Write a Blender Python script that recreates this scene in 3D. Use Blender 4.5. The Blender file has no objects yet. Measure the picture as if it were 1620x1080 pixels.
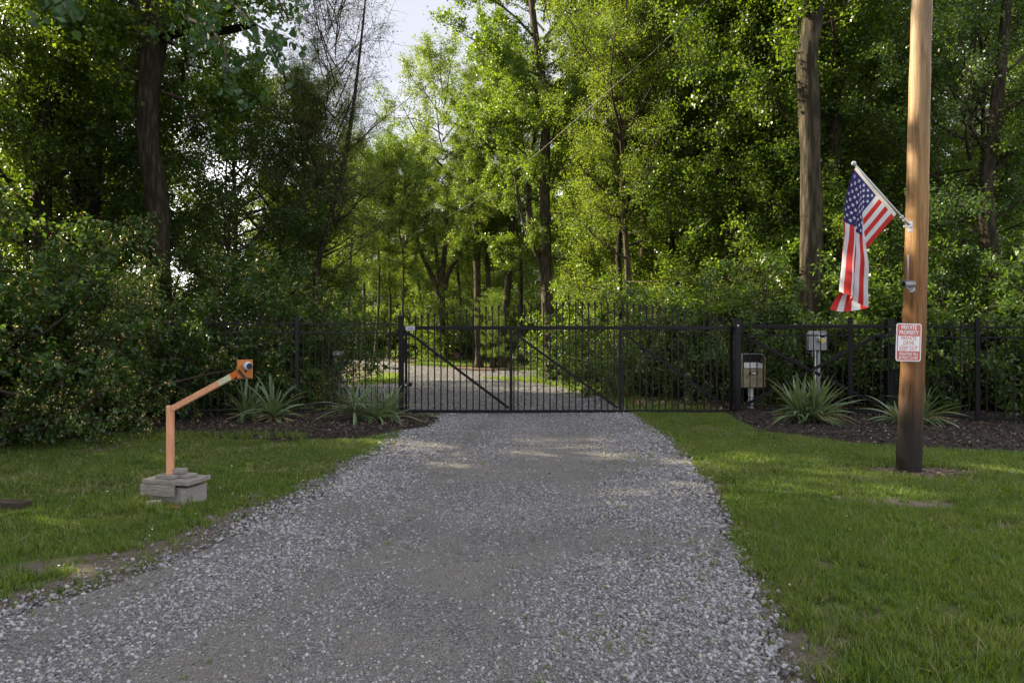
import bpy, bmesh, math, random
import numpy as np
from mathutils import Vector, Matrix, geometry as mgeo

R = math.radians
SC = bpy.context.scene
COL = SC.collection

# ------------------------------------------------------------------ camera, sky, sun, exposure
CAMZ = 1.55
cam_d = bpy.data.cameras.new('camera'); cam = bpy.data.objects.new('camera', cam_d); COL.objects.link(cam)
cam.location = (0, 0, CAMZ); cam.rotation_euler = (R(90), 0, 0)
cam_d.sensor_width = 36; cam_d.lens = 24; cam_d.clip_start = .05; cam_d.clip_end = 1500
SC.camera = cam

CLX = 14.0                                # cloud pattern offset, picked so grey cloud fills the sky in view
SUN_EL = R(29); SUN_AZ = R(-68)          # azimuth from +Y towards +X
sun_dir = Vector((math.sin(SUN_AZ)*math.cos(SUN_EL), math.cos(SUN_AZ)*math.cos(SUN_EL), math.sin(SUN_EL)))
wd = bpy.data.worlds.new('World'); SC.world = wd; wd.use_nodes = True
wn = wd.node_tree; bg = wn.nodes['Background']
sky = wn.nodes.new('ShaderNodeTexSky'); sky.sky_type = 'NISHITA'; sky.sun_disc = False
sky.sun_elevation = SUN_EL; sky.sun_rotation = SUN_AZ; sky.air_density = 1.0; sky.dust_density = 2.0
# broken cloud all over: grey undersides, unseen bright gaps added for fill
tcw = wn.nodes.new('ShaderNodeTexCoord'); mpw = wn.nodes.new('ShaderNodeMapping'); mpw.inputs['Scale'].default_value = (1, 1, 2.4); mpw.inputs['Location'].default_value = (CLX, 0, 0)
nzw = wn.nodes.new('ShaderNodeTexNoise'); nzw.inputs['Scale'].default_value = 1.3; nzw.inputs['Detail'].default_value = 7; nzw.inputs['Roughness'].default_value = .55
rpw = wn.nodes.new('ShaderNodeValToRGB'); e = rpw.color_ramp.elements
e[0].position = .44; e[0].color = (.262, .266, .295, 1); e[1].position = .62; e[1].color = (1.65, 1.65, 1.66, 1)
e.new(.52).color = (.40, .405, .45, 1)
mlw = wn.nodes.new('ShaderNodeVectorMath'); mlw.operation = 'SCALE'; mlw.inputs['Scale'].default_value = 10.0
mx = wn.nodes.new('ShaderNodeMix'); mx.data_type = 'RGBA'; mx.inputs[0].default_value = .93
L_ = wn.links; L_.new(tcw.outputs['Generated'], mpw.inputs[0]); L_.new(mpw.outputs[0], nzw.inputs['Vector']); L_.new(nzw.outputs[0], rpw.inputs[0]); L_.new(rpw.outputs[0], mlw.inputs[0])
L_.new(sky.outputs[0], mx.inputs[6]); L_.new(mlw.outputs[0], mx.inputs[7]); L_.new(mx.outputs[2], bg.inputs[0])
bg.inputs[1].default_value = .09
sl = bpy.data.lights.new('sun', 'SUN'); sl.energy = 5.0; sl.angle = R(.5); sl.color = (1.0, .86, .62)
so = bpy.data.objects.new('sun', sl); COL.objects.link(so); so.location = (-30, 10, 30)
so.rotation_euler = (-sun_dir).to_track_quat('-Z', 'Y').to_euler()
SC.view_settings.view_transform = 'Standard'; SC.view_settings.look = 'None'
SC.view_settings.exposure = 1.85; SC.view_settings.gamma = 1.0
try: SC.view_settings.use_curve_mapping = False
except Exception: pass
SC.cycles.max_bounces = 7; SC.cycles.diffuse_bounces = 3; SC.cycles.glossy_bounces = 2
SC.cycles.transmission_bounces = 4; SC.cycles.transparent_max_bounces = 6
SC.cycles.use_denoising = True
SC.cycles.sample_clamp_indirect = 4.0

# ------------------------------------------------------------------ helpers
def ground_h(x, y):
    x = np.asarray(x, float); y = np.asarray(y, float)
    h = -.018*np.clip(-x-3.2, 0, 9) - .012*np.clip(x-5, 0, 8)
    h = h + .012*np.sin(x*.9+y*.35)*np.cos(y*.5-1.3) - .012
    q = np.clip((y-33)/26, 0, 1); h = h + 1.0*q*q*(3-2*q)*.95
    return h
def gh(x, y): return float(ground_h(x, y))
def at(px, py, Y): return Vector(((px-810)/1080*Y, Y, CAMZ-(py-540)/1080*Y))
def G(px, py):
    Y = 1674.0/(py-540)
    return ((px-810)/1080*Y, Y)

def G2(px, py):
    Y = 1674.0/(py-540)
    for _ in range(60): Y = .5*Y+.5*(1.55-gh((px-810)/1080*Y, Y))*1080/(py-540)
    return ((px-810)/1080*Y, Y)

def link(o, parent=None):
    COL.objects.link(o)
    if parent is not None: o.parent = parent
    return o
def mesh_obj(name, me, parent=None, kind=None):
    o = bpy.data.objects.new(name, me); link(o, parent)
    if kind: o['kind'] = kind
    return o
def thing(name, label, cat, loc=(0, 0, 0), rz=0, group=None):
    o = bpy.data.objects.new(name, None); COL.objects.link(o)
    o.empty_display_size = .1
    o.location = loc; o.rotation_euler = (0, 0, rz); o['label'] = label; o['category'] = cat
    if group: o['group'] = group
    return o
def tag(o, label, cat, group=None):
    o['label'] = label; o['category'] = cat
    if group: o['group'] = group
    return o

def arr_mesh(name, V, F, mats, tint=None, midx=None, smooth=False):
    """V Nx3, F MxK (all the same vertex count)"""
    V = np.asarray(V, np.float32); F = np.asarray(F, np.int32)
    me = bpy.data.meshes.new(name)
    me.vertices.add(len(V)); me.vertices.foreach_set('co', V.ravel())
    k = F.shape[1]
    me.loops.add(F.size); me.loops.foreach_set('vertex_index', F.ravel())
    me.polygons.add(len(F)); me.polygons.foreach_set('loop_start', np.arange(0, F.size, k, dtype=np.int32))
    try: me.polygons.foreach_set('loop_total', np.full(len(F), k, np.int32))
    except Exception: pass
    for m in (mats if isinstance(mats, (list, tuple)) else [mats]): me.materials.append(m)
    if midx is not None: me.polygons.foreach_set('material_index', np.asarray(midx, np.int32))
    if smooth: me.polygons.foreach_set('use_smooth', np.ones(len(F), bool))
    if tint is not None:
        a = me.attributes.new('tint', 'FLOAT', 'FACE'); a.data.foreach_set('value', np.asarray(tint, np.float32))
    me.update(calc_edges=True); me.validate()
    return me

class MB:
    """collects boxes / tubes / faces into one mesh"""
    def __init__(s): s.v = []; s.f = []; s.m = []; s.sm = []
    def add(s, vs, fs, m=0, smooth=False):
        b = len(s.v); s.v += [tuple(v) for v in vs]
        s.f += [tuple(i+b for i in f) for f in fs]; s.m += [m]*len(fs); s.sm += [smooth]*len(fs)
    def box(s, c, size, rot=None, m=0, bev=0):
        hx, hy, hz = [q/2 for q in size]; c = Vector(c)
        M = rot if rot is not None else Matrix.Identity(3)
        if bev <= 0:
            vs = [c+M@Vector((x, y, z)) for x in (-hx, hx) for y in (-hy, hy) for z in (-hz, hz)]
            s.add(vs, [(0,1,3,2),(4,6,7,5),(0,4,5,1),(2,3,7,6),(0,2,6,4),(1,5,7,3)], m); return
        bm = bmesh.new(); bmesh.ops.create_cube(bm, size=1)
        for v in bm.verts: v.co = Vector((v.co.x*size[0], v.co.y*size[1], v.co.z*size[2]))
        bmesh.ops.bevel(bm, geom=list(bm.edges), offset=bev, segments=1, affect='EDGES')
        s.add([c+M@v.co for v in bm.verts], [tuple(v.index for v in f.verts) for f in bm.faces], m); bm.free()
    def tube(s, pts, rad, n=10, m=0, cap=True, smooth=True):
        pts = [Vector(p) for p in pts]
        rad = [rad]*len(pts) if not hasattr(rad, '__len__') else rad
        vs = []; up = Vector((.13, .21, 1)).normalized()
        for i, p in enumerate(pts):
            d = (pts[min(i+1, len(pts)-1)]-pts[max(i-1, 0)]).normalized()
            a = d.cross(up)
            if a.length < .1: a = d.cross(Vector((1, 0, 0)))
            a.normalize(); b = d.cross(a)
            for k in range(n):
                t = 2*math.pi*k/n; vs.append(p+(a*math.cos(t)+b*math.sin(t))*rad[i])
        fs = [(i*n+k, i*n+(k+1) % n, (i+1)*n+(k+1) % n, (i+1)*n+k) for i in range(len(pts)-1) for k in range(n)]
        b0 = len(s.v); s.add(vs, fs, m, smooth)
        if cap:
            s.f += [tuple(b0+k for k in range(n)), tuple(b0+(len(pts)-1)*n+k for k in range(n))[::-1]]
            s.m += [m, m]; s.sm += [False, False]
    def build(s, name, mats, parent=None, kind=None):
        me = bpy.data.meshes.new(name); me.from_pydata(s.v, [], s.f)
        for m in (mats if isinstance(mats, (list, tuple)) else [mats]): me.materials.append(m)
        me.polygons.foreach_set('material_index', s.m); me.polygons.foreach_set('use_smooth', s.sm)
        bm = bmesh.new(); bm.from_mesh(me); bmesh.ops.recalc_face_normals(bm, faces=bm.faces); bm.to_mesh(me); bm.free()
        me.update()
        return mesh_obj(name, me, parent, kind)
def rotz(a): return Matrix.Rotation(a, 3, 'Z')

# ------------------------------------------------------------------ materials
def new_mat(name):
    m = bpy.data.materials.new(name); m.use_nodes = True
    nt = m.node_tree; b = nt.nodes['Principled BSDF']
    return m, nt, b
def N(nt, t, **kw):
    n = nt.nodes.new(t)
    for k, v in kw.items():
        if k.startswith('i_'): n.inputs[int(k[2:])].default_value = v
        else: setattr(n, k, v)
    return n
def ramp(nt, stops, fac=None, interp='LINEAR'):
    r = nt.nodes.new('ShaderNodeValToRGB'); e = r.color_ramp.elements; r.color_ramp.interpolation = interp
    while len(e) < len(stops): e.new(.5)
    for i, (p, c) in enumerate(stops):
        e[i].position = p; e[i].color = (*c, 1) if len(c) == 3 else c
    if fac is not None: nt.links.new(fac, r.inputs[0])
    return r
def noise(nt, scale, detail=4, rough=.6, vec=None, dist=0):
    n = nt.nodes.new('ShaderNodeTexNoise'); n.inputs['Scale'].default_value = scale; n.inputs['Detail'].default_value = detail
    n.inputs['Roughness'].default_value = rough; n.inputs['Distortion'].default_value = dist
    if vec is not None: nt.links.new(vec, n.inputs['Vector'])
    return n
def coords(nt, kind='obj', scale=(1, 1, 1)):
    if kind == 'world': o = nt.nodes.new('ShaderNodeNewGeometry').outputs['Position']
    else: o = nt.nodes.new('ShaderNodeTexCoord').outputs['Object']
    mp = nt.nodes.new('ShaderNodeMapping'); mp.inputs['Scale'].default_value = scale
    nt.links.new(o, mp.inputs['Vector']); return mp.outputs[0]
def bump(nt, b, h, strength=.4, dist=.02):
    n = nt.nodes.new('ShaderNodeBump'); n.inputs['Strength'].default_value = strength; n.inputs['Distance'].default_value = dist
    nt.links.new(h, n.inputs['Height']); nt.links.new(n.outputs[0], b.inputs['Normal']); return n
def mixc(nt, fac, a, b, mode='MIX'):
    n = nt.nodes.new('ShaderNodeMix'); n.data_type = 'RGBA'; n.blend_type = mode
    for k, v in ((0, fac), (6, a), (7, b)):
        if hasattr(v, 'links') or hasattr(v, 'is_linked'): nt.links.new(v, n.inputs[k])
        else: n.inputs[k].default_value = v if k == 0 else (*v, 1)
    return n.outputs[2]
def math_n(nt, op, a, b=0.0, clamp=False):
    n = nt.nodes.new('ShaderNodeMath'); n.operation = op; n.use_clamp = clamp
    for k, v in ((0, a), (1, b)):
        if hasattr(v, 'is_linked'): nt.links.new(v, n.inputs[k])
        else: n.inputs[k].default_value = v
    return n.outputs[0]

def simple(name, col, rough=.6, metal=0, var=.15, nscale=30, bumpk=0.0, spec=.5):
    m, nt, b = new_mat(name)
    v = coords(nt); n = noise(nt, nscale, 4, .65, v)
    c2 = tuple(c*(1-var) for c in col); c1 = tuple(min(1, c*(1+var)) for c in col)
    r = ramp(nt, [(.3, c2), (.7, c1)], n.outputs[0])
    nt.links.new(r.outputs[0], b.inputs['Base Color'])
    b.inputs['Roughness'].default_value = rough; b.inputs['Metallic'].default_value = metal
    b.inputs['Specular IOR Level'].default_value = spec
    if bumpk: bump(nt, b, n.outputs[0], bumpk, .005)
    return m

def leaf_mat(name, dark, mid, light, trans=.45, rough=.42, spec=.5, transcol=None, huevar=.0):
    m, nt, b = new_mat(name)
    at_ = N(nt, 'ShaderNodeAttribute', attribute_name='tint'); oi = N(nt, 'ShaderNodeObjectInfo')
    f = math_n(nt, 'ADD', math_n(nt, 'MULTIPLY', at_.outputs['Fac'], .8), math_n(nt, 'MULTIPLY', oi.outputs['Random'], .2))
    r = ramp(nt, [(.0, dark), (.5, mid), (1.0, light)], f)
    nt.links.new(r.outputs[0], b.inputs['Base Color'])
    b.inputs['Roughness'].default_value = rough; b.inputs['Specular IOR Level'].default_value = spec
    tr = N(nt, 'ShaderNodeBsdfTranslucent')
    tc = mixc(nt, 1.0, r.outputs[0], transcol or (2.6, 2.2, .7), 'MULTIPLY')
    nt.links.new(tc, tr.inputs['Color'])
    ms = N(nt, 'ShaderNodeMixShader', i_0=trans)
    nt.links.new(b.outputs[0], ms.inputs[1]); nt.links.new(tr.outputs[0], ms.inputs[2])
    nt.links.new(ms.outputs[0], nt.nodes['Material Output'].inputs[0])
    return m

def bark_mat(name, dark, light, vs=(9, 9, 1.6), scale=1.0):
    m, nt, b = new_mat(name)
    v = coords(nt, 'obj', vs)
    vo = N(nt, 'ShaderNodeTexVoronoi', feature='F1'); vo.inputs['Scale'].default_value = 1.6*scale; nt.links.new(v, vo.inputs['Vector'])
    n = noise(nt, 2.4*scale, 8, .7, v, .6)
    hgt = math_n(nt, 'ADD', math_n(nt, 'MULTIPLY', vo.outputs['Distance'], -.7), n.outputs[0])
    r = ramp(nt, [(.05, dark), (.42, light), (.7, tuple(c*1.25 for c in light))], hgt)
    n2 = noise(nt, 1.1, 3, .5, coords(nt))
    c = mixc(nt, math_n(nt, 'MULTIPLY', n2.outputs[0], .35), r.outputs[0], (light[0]*.7, light[1]*.85, light[2]*.5))
    nt.links.new(c, b.inputs['Base Color']); b.inputs['Roughness'].default_value = .9; b.inputs['Specular IOR Level'].default_value = .2
    bump(nt, b, hgt, .9, .04)
    return m

M = {}
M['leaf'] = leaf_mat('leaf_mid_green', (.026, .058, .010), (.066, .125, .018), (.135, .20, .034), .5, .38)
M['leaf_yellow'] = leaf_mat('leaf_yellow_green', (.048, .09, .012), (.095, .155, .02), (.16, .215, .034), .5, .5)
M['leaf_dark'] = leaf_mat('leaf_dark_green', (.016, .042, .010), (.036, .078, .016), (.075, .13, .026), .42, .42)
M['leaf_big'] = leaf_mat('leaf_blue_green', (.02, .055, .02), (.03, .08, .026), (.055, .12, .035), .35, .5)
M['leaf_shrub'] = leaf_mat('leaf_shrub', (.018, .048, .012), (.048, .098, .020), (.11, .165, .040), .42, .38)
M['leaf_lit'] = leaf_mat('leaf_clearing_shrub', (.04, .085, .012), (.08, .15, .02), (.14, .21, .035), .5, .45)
M['blossom'] = leaf_mat('blossom_cream', (.62, .36, .05), (.72, .52, .16), (.8, .78, .62), .3, .6, transcol=(1, 1, 1))
M['yucca'] = leaf_mat('yucca_leaf', (.055, .090, .045), (.095, .145, .078), (.15, .20, .085), .2, .4)
M['grass'] = leaf_mat('grass_blade', (.014, .036, .005), (.066, .132, .016), (.18, .245, .045), .36, .5)
def patchy(m):
    nt = m.node_tree; b = nt.nodes['Principled BSDF']; src = b.inputs['Base Color'].links[0].from_socket
    n = noise(nt, 1.3, 5, .65, coords(nt, 'world')); f = ramp(nt, [(.40, (0, 0, 0)), (.68, (1, 1, 1))], n.outputs[0])
    n2 = noise(nt, .55, 3, .6, coords(nt, 'world', (1.3, 1.3, 1))); f2 = ramp(nt, [(.45, (1.12, 1.10, 1.0)), (.65, (.78, .84, .80))], n2.outputs[0])
    c = mixc(nt, math_n(nt, 'MULTIPLY', f.outputs[0], .55), src, (.15, .155, .045)); c = mixc(nt, 1.0, c, f2.outputs[0], 'MULTIPLY')
    for l in list(src.links): 
        t = l.to_socket
        if t.node != c.node and t.node.bl_idname != 'ShaderNodeMix' or t.node.name != c.node.name and t == b.inputs['Base Color']: nt.links.new(c, t)
patchy(M['grass'])
M['grass_dry'] = leaf_mat('grass_dry_blade', (.16, .13, .06), (.22, .19, .09), (.3, .26, .14), .2, .7, transcol=(1.2, 1.1, .8))
M['bark'] = bark_mat('bark_grey_brown', (.028, .021, .015), (.115, .088, .064))
M['bark_dark'] = bark_mat('bark_dark', (.016, .012, .009), (.062, .047, .034))
M['bark_light'] = bark_mat('bark_light', (.018, .014, .010), (.085, .066, .047), (6, 6, 1.0))
M['twig'] = simple('twig_bark', (.05, .037, .026), .9, 0, .3, 6, spec=.2)
M['twig_pale'] = simple('dead_twig', (.2, .16, .12), .9, 0, .3, 6, spec=.2)
M['black'] = simple('black_powder_coat', (.0042, .0042, .0062), .5, 0, .3, 14, .03, spec=.22)
M['black_rough'] = simple('black_plastic', (.006, .006, .007), .6, 0, .2, 40, spec=.25)
M['zinc'] = simple('galvanised_metal', (.48, .48, .52), .45, .6, .12, 12)
M['steel_edge'] = simple('bare_metal_edge', (.34, .34, .38), .4, .4, .15, 12)
M['grey_paint'] = simple('grey_painted_steel', (.27, .28, .30), .5, .1, .12, 10)
M['white_paint'] = simple('white_paint', (.62, .62, .64), .5, 0, .05, 20)
M['white_plastic'] = simple('white_plastic', (.42, .42, .50), .35, 0, .04, 20)
M['tan_metal'] = simple('weathered_tan_metal', (.22, .19, .11), .6, .1, .35, 9, .1)
M['rust'] = simple('rusty_steel', (.07, .028, .018), .85, .1, .4, 22, .1)
M['blue_paint'] = simple('blue_grey_paint', (.05, .075, .13), .5, .1, .15, 10)
M['yellow_label'] = simple('yellow_label', (.55, .5, .06), .5, 0, .1, 10)
M['glass'] = None
m, nt, b = new_mat('meter_glass'); b.inputs['Base Color'].default_value = (.8, .85, .85, 1); b.inputs['Roughness'].default_value = .05
b.inputs['Transmission Weight'].default_value = .9; M['glass'] = m
m, nt, b = new_mat('camera_lens'); b.inputs['Base Color'].default_value = (.02, .02, .03, 1); b.inputs['Roughness'].default_value = .08; M['lens'] = m

def ground_material():
    m, nt, b = new_mat('soil_and_turf')
    v = coords(nt, 'world')
    n1 = noise(nt, .55, 5, .6, v); n2 = noise(nt, 9, 5, .7, v); n3 = noise(nt, 70, 4, .7, v)
    soil = ramp(nt, [(.3, (.06, .050, .038)), (.55, (.125, .105, .082)), (.75, (.21, .185, .15))], n3.outputs[0])
    turf = ramp(nt, [(.25, (.030, .045, .010)), (.6, (.07, .105, .018)), (.85, (.12, .145, .035))], n2.outputs[0])
    a = N(nt, 'ShaderNodeAttribute', attribute_name='turf')
    f = math_n(nt, 'MULTIPLY', math_n(nt, 'SUBTRACT', math_n(nt, 'ADD', a.outputs['Fac'], math_n(nt, 'MULTIPLY', n2.outputs[0], .8)), .75), 3.0, True)
    c = mixc(nt, f, soil.outputs[0], turf.outputs[0])
    nt.links.new(c, b.inputs['Base Color']); b.inputs['Roughness'].default_value = .95; b.inputs['Specular IOR Level'].default_value = .15
    bump(nt, b, math_n(nt, 'ADD', n3.outputs[0], n2.outputs[0]), .7, .03)
    return m
M['ground'] = ground_material()

def gravel_material():
    m, nt, b = new_mat('crushed_limestone_fines')
    v = coords(nt, 'world')
    vo = N(nt, 'ShaderNodeTexVoronoi', feature='F1'); vo.inputs['Scale'].default_value = 75; nt.links.new(v, vo.inputs['Vector'])
    vo2 = N(nt, 'ShaderNodeTexVoronoi', feature='F1'); vo2.inputs['Scale'].default_value = 32; nt.links.new(v, vo2.inputs['Vector'])
    n1 = noise(nt, .8, 5, .65, v); n3 = noise(nt, 160, 3, .7, v)
    c1 = ramp(nt, [(.0, (.065, .062, .062)), (.5, (.145, .141, .142)), (1, (.29, .285, .295))], vo.outputs['Color'])
    c2 = ramp(nt, [(.3, (.22, .205, .185)), (.7, (.155, .148, .142))], n3.outputs[0])
    f = ramp(nt, [(.40, (0, 0, 0)), (.56, (1, 1, 1))], n1.outputs[0])
    c = mixc(nt, math_n(nt, 'MULTIPLY', f.outputs[0], .9), c1.outputs[0], c2.outputs[0])
    nt.links.new(c, b.inputs['Base Color']); b.inputs['Roughness'].default_value = .9; b.inputs['Specular IOR Level'].default_value = .2
    hgt = math_n(nt, 'ADD', math_n(nt, 'MULTIPLY', vo.outputs['Distance'], -1.2), math_n(nt, 'MULTIPLY', vo2.outputs['Distance'], -1.0))
    bump(nt, b, hgt, .9, .02)
    return m
M['gravel'] = gravel_material()
def stone_material():
    m, nt, b = new_mat('limestone_chip')
    oi = N(nt, 'ShaderNodeObjectInfo')
    r = ramp(nt, [(0, (.07, .067, .073)), (.3, (.145, .141, .152)), (.7, (.255, .25, .27)), (.95, (.38, .375, .40)), (.985, (.36, .32, .25)), (1, (.38, .33, .25))], oi.outputs['Random'])
    n = noise(nt, 3, 4, .7, coords(nt))
    c = mixc(nt, math_n(nt, 'MULTIPLY', n.outputs[0], .4), r.outputs[0], (.16, .155, .15))
    nt.links.new(c, b.inputs['Base Color']); b.inputs['Roughness'].default_value = .85; b.inputs['Specular IOR Level'].default_value = .3
    return m
M['stone'] = stone_material()
def mulch_material(name, cols):
    m, nt, b = new_mat(name)
    v = coords(nt, 'world', (1, 1, 1)); n = noise(nt, 60, 5, .75, v, .8); n2 = noise(nt, 3, 3, .6, v)
    r = ramp(nt, cols, n.outputs[0])
    nt.links.new(r.outputs[0], b.inputs['Base Color']); b.inputs['Roughness'].default_value = .9; b.inputs['Specular IOR Level'].default_value = .2
    bump(nt, b, n.outputs[0], .9, .03); return m
M['mulch'] = mulch_material('dark_bark_mulch', [(.3, (.009, .007, .006)), (.55, (.034, .027, .023)), (.8, (.075, .058, .047))])
def chip_material(name, stops):
    m, nt, b = new_mat(name); oi = N(nt, 'ShaderNodeObjectInfo')
    r = ramp(nt, stops, oi.outputs['Random']); nt.links.new(r.outputs[0], b.inputs['Base Color'])
    b.inputs['Roughness'].default_value = .85; b.inputs['Specular IOR Level'].default_value = .25; return m
M['chip'] = chip_material('mulch_chip', [(0, (.010, .008, .007)), (.5, (.036, .028, .023)), (.85, (.078, .060, .047)), (.97, (.14, .11, .085)), (1, (.36, .33, .31))])
M['litter'] = chip_material('dry_leaf', [(0, (.06, .035, .02)), (.5, (.16, .105, .06)), (1, (.30, .22, .14))])
M['petal'] = simple('fallen_petal', (.65, .65, .66), .6, 0, .1, 5)

def wood_mat(name, col, dark, vs=(4, 4, 40), knots=False, k=1.0):
    m, nt, b = new_mat(name); v = coords(nt, 'obj', vs); n = noise(nt, 3*k, 6, .65, v, .4); n2 = noise(nt, 2.2, 3, .5, coords(nt))
    r = ramp(nt, [(.3, dark), (.6, col), (.85, tuple(min(1, c*1.2) for c in col))], n.outputs[0])
    c = mixc(nt, math_n(nt, 'MULTIPLY', n2.outputs[0], .35), r.outputs[0], dark)
    nt.links.new(c, b.inputs['Base Color']); b.inputs['Roughness'].default_value = .8; b.inputs['Specular IOR Level'].default_value = .25
    bump(nt, b, n.outputs[0], .4, .006); return m
M['grey_wood'] = wood_mat('weathered_grey_wood', (.30, .275, .25), (.11, .098, .088), (3, 30, 30))
M['dark_wood'] = wood_mat('dark_sleeper_wood', (.06, .045, .035), (.022, .017, .013), (3, 30, 30))
M['faded_orange'] = wood_mat('faded_orange_paint', (.66, .34, .20), (.50, .23, .12), (14, 14, 2))
M['orange'] = wood_mat('orange_paint', (.62, .14, .02), (.45, .09, .015), (14, 14, 3))
M['orange_plate'] = wood_mat('weathered_orange_board', (.50, .19, .045), (.28, .09, .025), (8, 8, 8))
M['cream'] = wood_mat('cream_paint', (.55, .53, .36), (.42, .40, .27), (14, 14, 3))
M['dark_mark'] = simple('dark_brown_mark', (.05, .022, .012), .8, 0, .3, 20)
M['block'] = simple('concrete_block', (.24, .225, .205), .95, 0, .2, 45, .4)
M['orange_stone'] = simple('broken_terracotta', (.30, .10, .045), .85, 0, .3, 20, .3)

def pole_material():
    m, nt, b = new_mat('treated_pole_wood')
    tc = nt.nodes.new('ShaderNodeTexCoord').outputs['Object']
    sp = nt.nodes.new('ShaderNodeSeparateXYZ'); nt.links.new(tc, sp.inputs[0])
    v = coords(nt, 'obj', (14, 14, .55)); n = noise(nt, 2.0, 8, .7, v, .5)
    v2 = coords(nt, 'obj', (2.5, 2.5, 1.2)); n2 = noise(nt, 1.6, 5, .6, v2, .8)
    z = math_n(nt, 'ADD', sp.outputs['Z'], math_n(nt, 'MULTIPLY', math_n(nt, 'SUBTRACT', n2.outputs[0], .5), 1.1))
    zn = math_n(nt, 'DIVIDE', z, 8.0)
    base = ramp(nt, [(0.0, (.012, .009, .008)), (.055, (.016, .011, .009)), (.095, (.060, .032, .014)), (.15, (.15, .072, .024)), (.25, (.25, .125, .042)), (.36, (.31, .175, .066)), (.50, (.29, .19, .095)), (.68, (.29, .215, .135)), (1.0, (.33, .27, .19))], zn)
    grain = ramp(nt, [(.30, (.22, .16, .11)), (.46, (.80, .74, .66)), (.56, (1.0, .98, .95)), (.72, (1.3, 1.28, 1.25))], n.outputs[0])
    c = mixc(nt, 1.0, base.outputs[0], grain.outputs[0], 'MULTIPLY')
    v5 = coords(nt, 'obj', (5.5, 5.5, .5)); n5 = noise(nt, 1.5, 5, .65, v5, .9)
    st = ramp(nt, [(.32, (.38, .28, .20)), (.47, (.85, .78, .70)), (.60, (1.05, 1.04, 1.02)), (.75, (1.25, 1.25, 1.22))], n5.outputs[0])
    c = mixc(nt, .85, c, st.outputs[0], 'MULTIPLY')
    # knots
    vo = N(nt, 'ShaderNodeTexVoronoi', feature='F1'); vo.inputs['Scale'].default_value = 1.0
    nt.links.new(coords(nt, 'obj', (4.5, 4.5, 1.35)), vo.inputs['Vector'])
    kn = ramp(nt, [(.0, (1, 1, 1)), (.10, (.8, .8, .8)), (.2, (0, 0, 0))], vo.outputs['Distance'])
    c = mixc(nt, math_n(nt, 'MULTIPLY', kn.outputs[0], .75), c, (.07, .032, .014))
    # drying cracks
    v3 = coords(nt, 'obj', (10, 10, .30)); n3 = noise(nt, 1.3, 3, .5, v3, .2)
    cr = ramp(nt, [(.30, (1, 1, 1)), (.335, (0, 0, 0))], n3.outputs[0])
    c = mixc(nt, math_n(nt, 'MULTIPLY', cr.outputs[0], .8), c, (.03, .018, .01))
    nt.links.new(c, b.inputs['Base Color']); b.inputs['Roughness'].default_value = .62; b.inputs['Specular IOR Level'].default_value = .35
    hh = math_n(nt, 'SUBTRACT', n.outputs[0], math_n(nt, 'MULTIPLY', cr.outputs[0], .8))
    bump(nt, b, hh, .5, .012)
    return m
M['pole'] = pole_material()
def cloth(name, col):
    m, nt, b = new_mat(name); v = coords(nt); n = noise(nt, 14, 3, .5, v)
    r = ramp(nt, [(.3, tuple(c*.92 for c in col)), (.7, col)], n.outputs[0]); nt.links.new(r.outputs[0], b.inputs['Base Color'])
    b.inputs['Roughness'].default_value = .75
    tr = N(nt, 'ShaderNodeBsdfTranslucent'); nt.links.new(r.outputs[0], tr.inputs[0]); ms = N(nt, 'ShaderNodeMixShader', i_0=.3)
    nt.links.new(b.outputs[0], ms.inputs[1]); nt.links.new(tr.outputs[0], ms.inputs[2]); nt.links.new(ms.outputs[0], nt.nodes['Material Output'].inputs[0])
    return m
M['f_red'] = cloth('flag_red', (.54, .022, .020)); M['f_white'] = cloth('flag_white', (.66, .66, .72))
M['f_blue'] = cloth('flag_blue', (.026, .020, .13)); M['f_head'] = cloth('flag_header_canvas', (.62, .60, .58))
M['f_star'] = cloth('flag_star_white', (.8, .8, .85))
M['sign_red'] = simple('sign_red', (.50, .085, .05), .45, 0, .06, 6); M['sign_red_faded'] = simple('sign_faded_red', (.52, .13, .09), .5, 0, .08, 6)
M['sign_white'] = simple('sign_white', (.74, .74, .78), .4, 0, .03, 6)
M['cable'] = simple('grey_cable', (.12, .115, .10), .6, 0, .1, 5)

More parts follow.
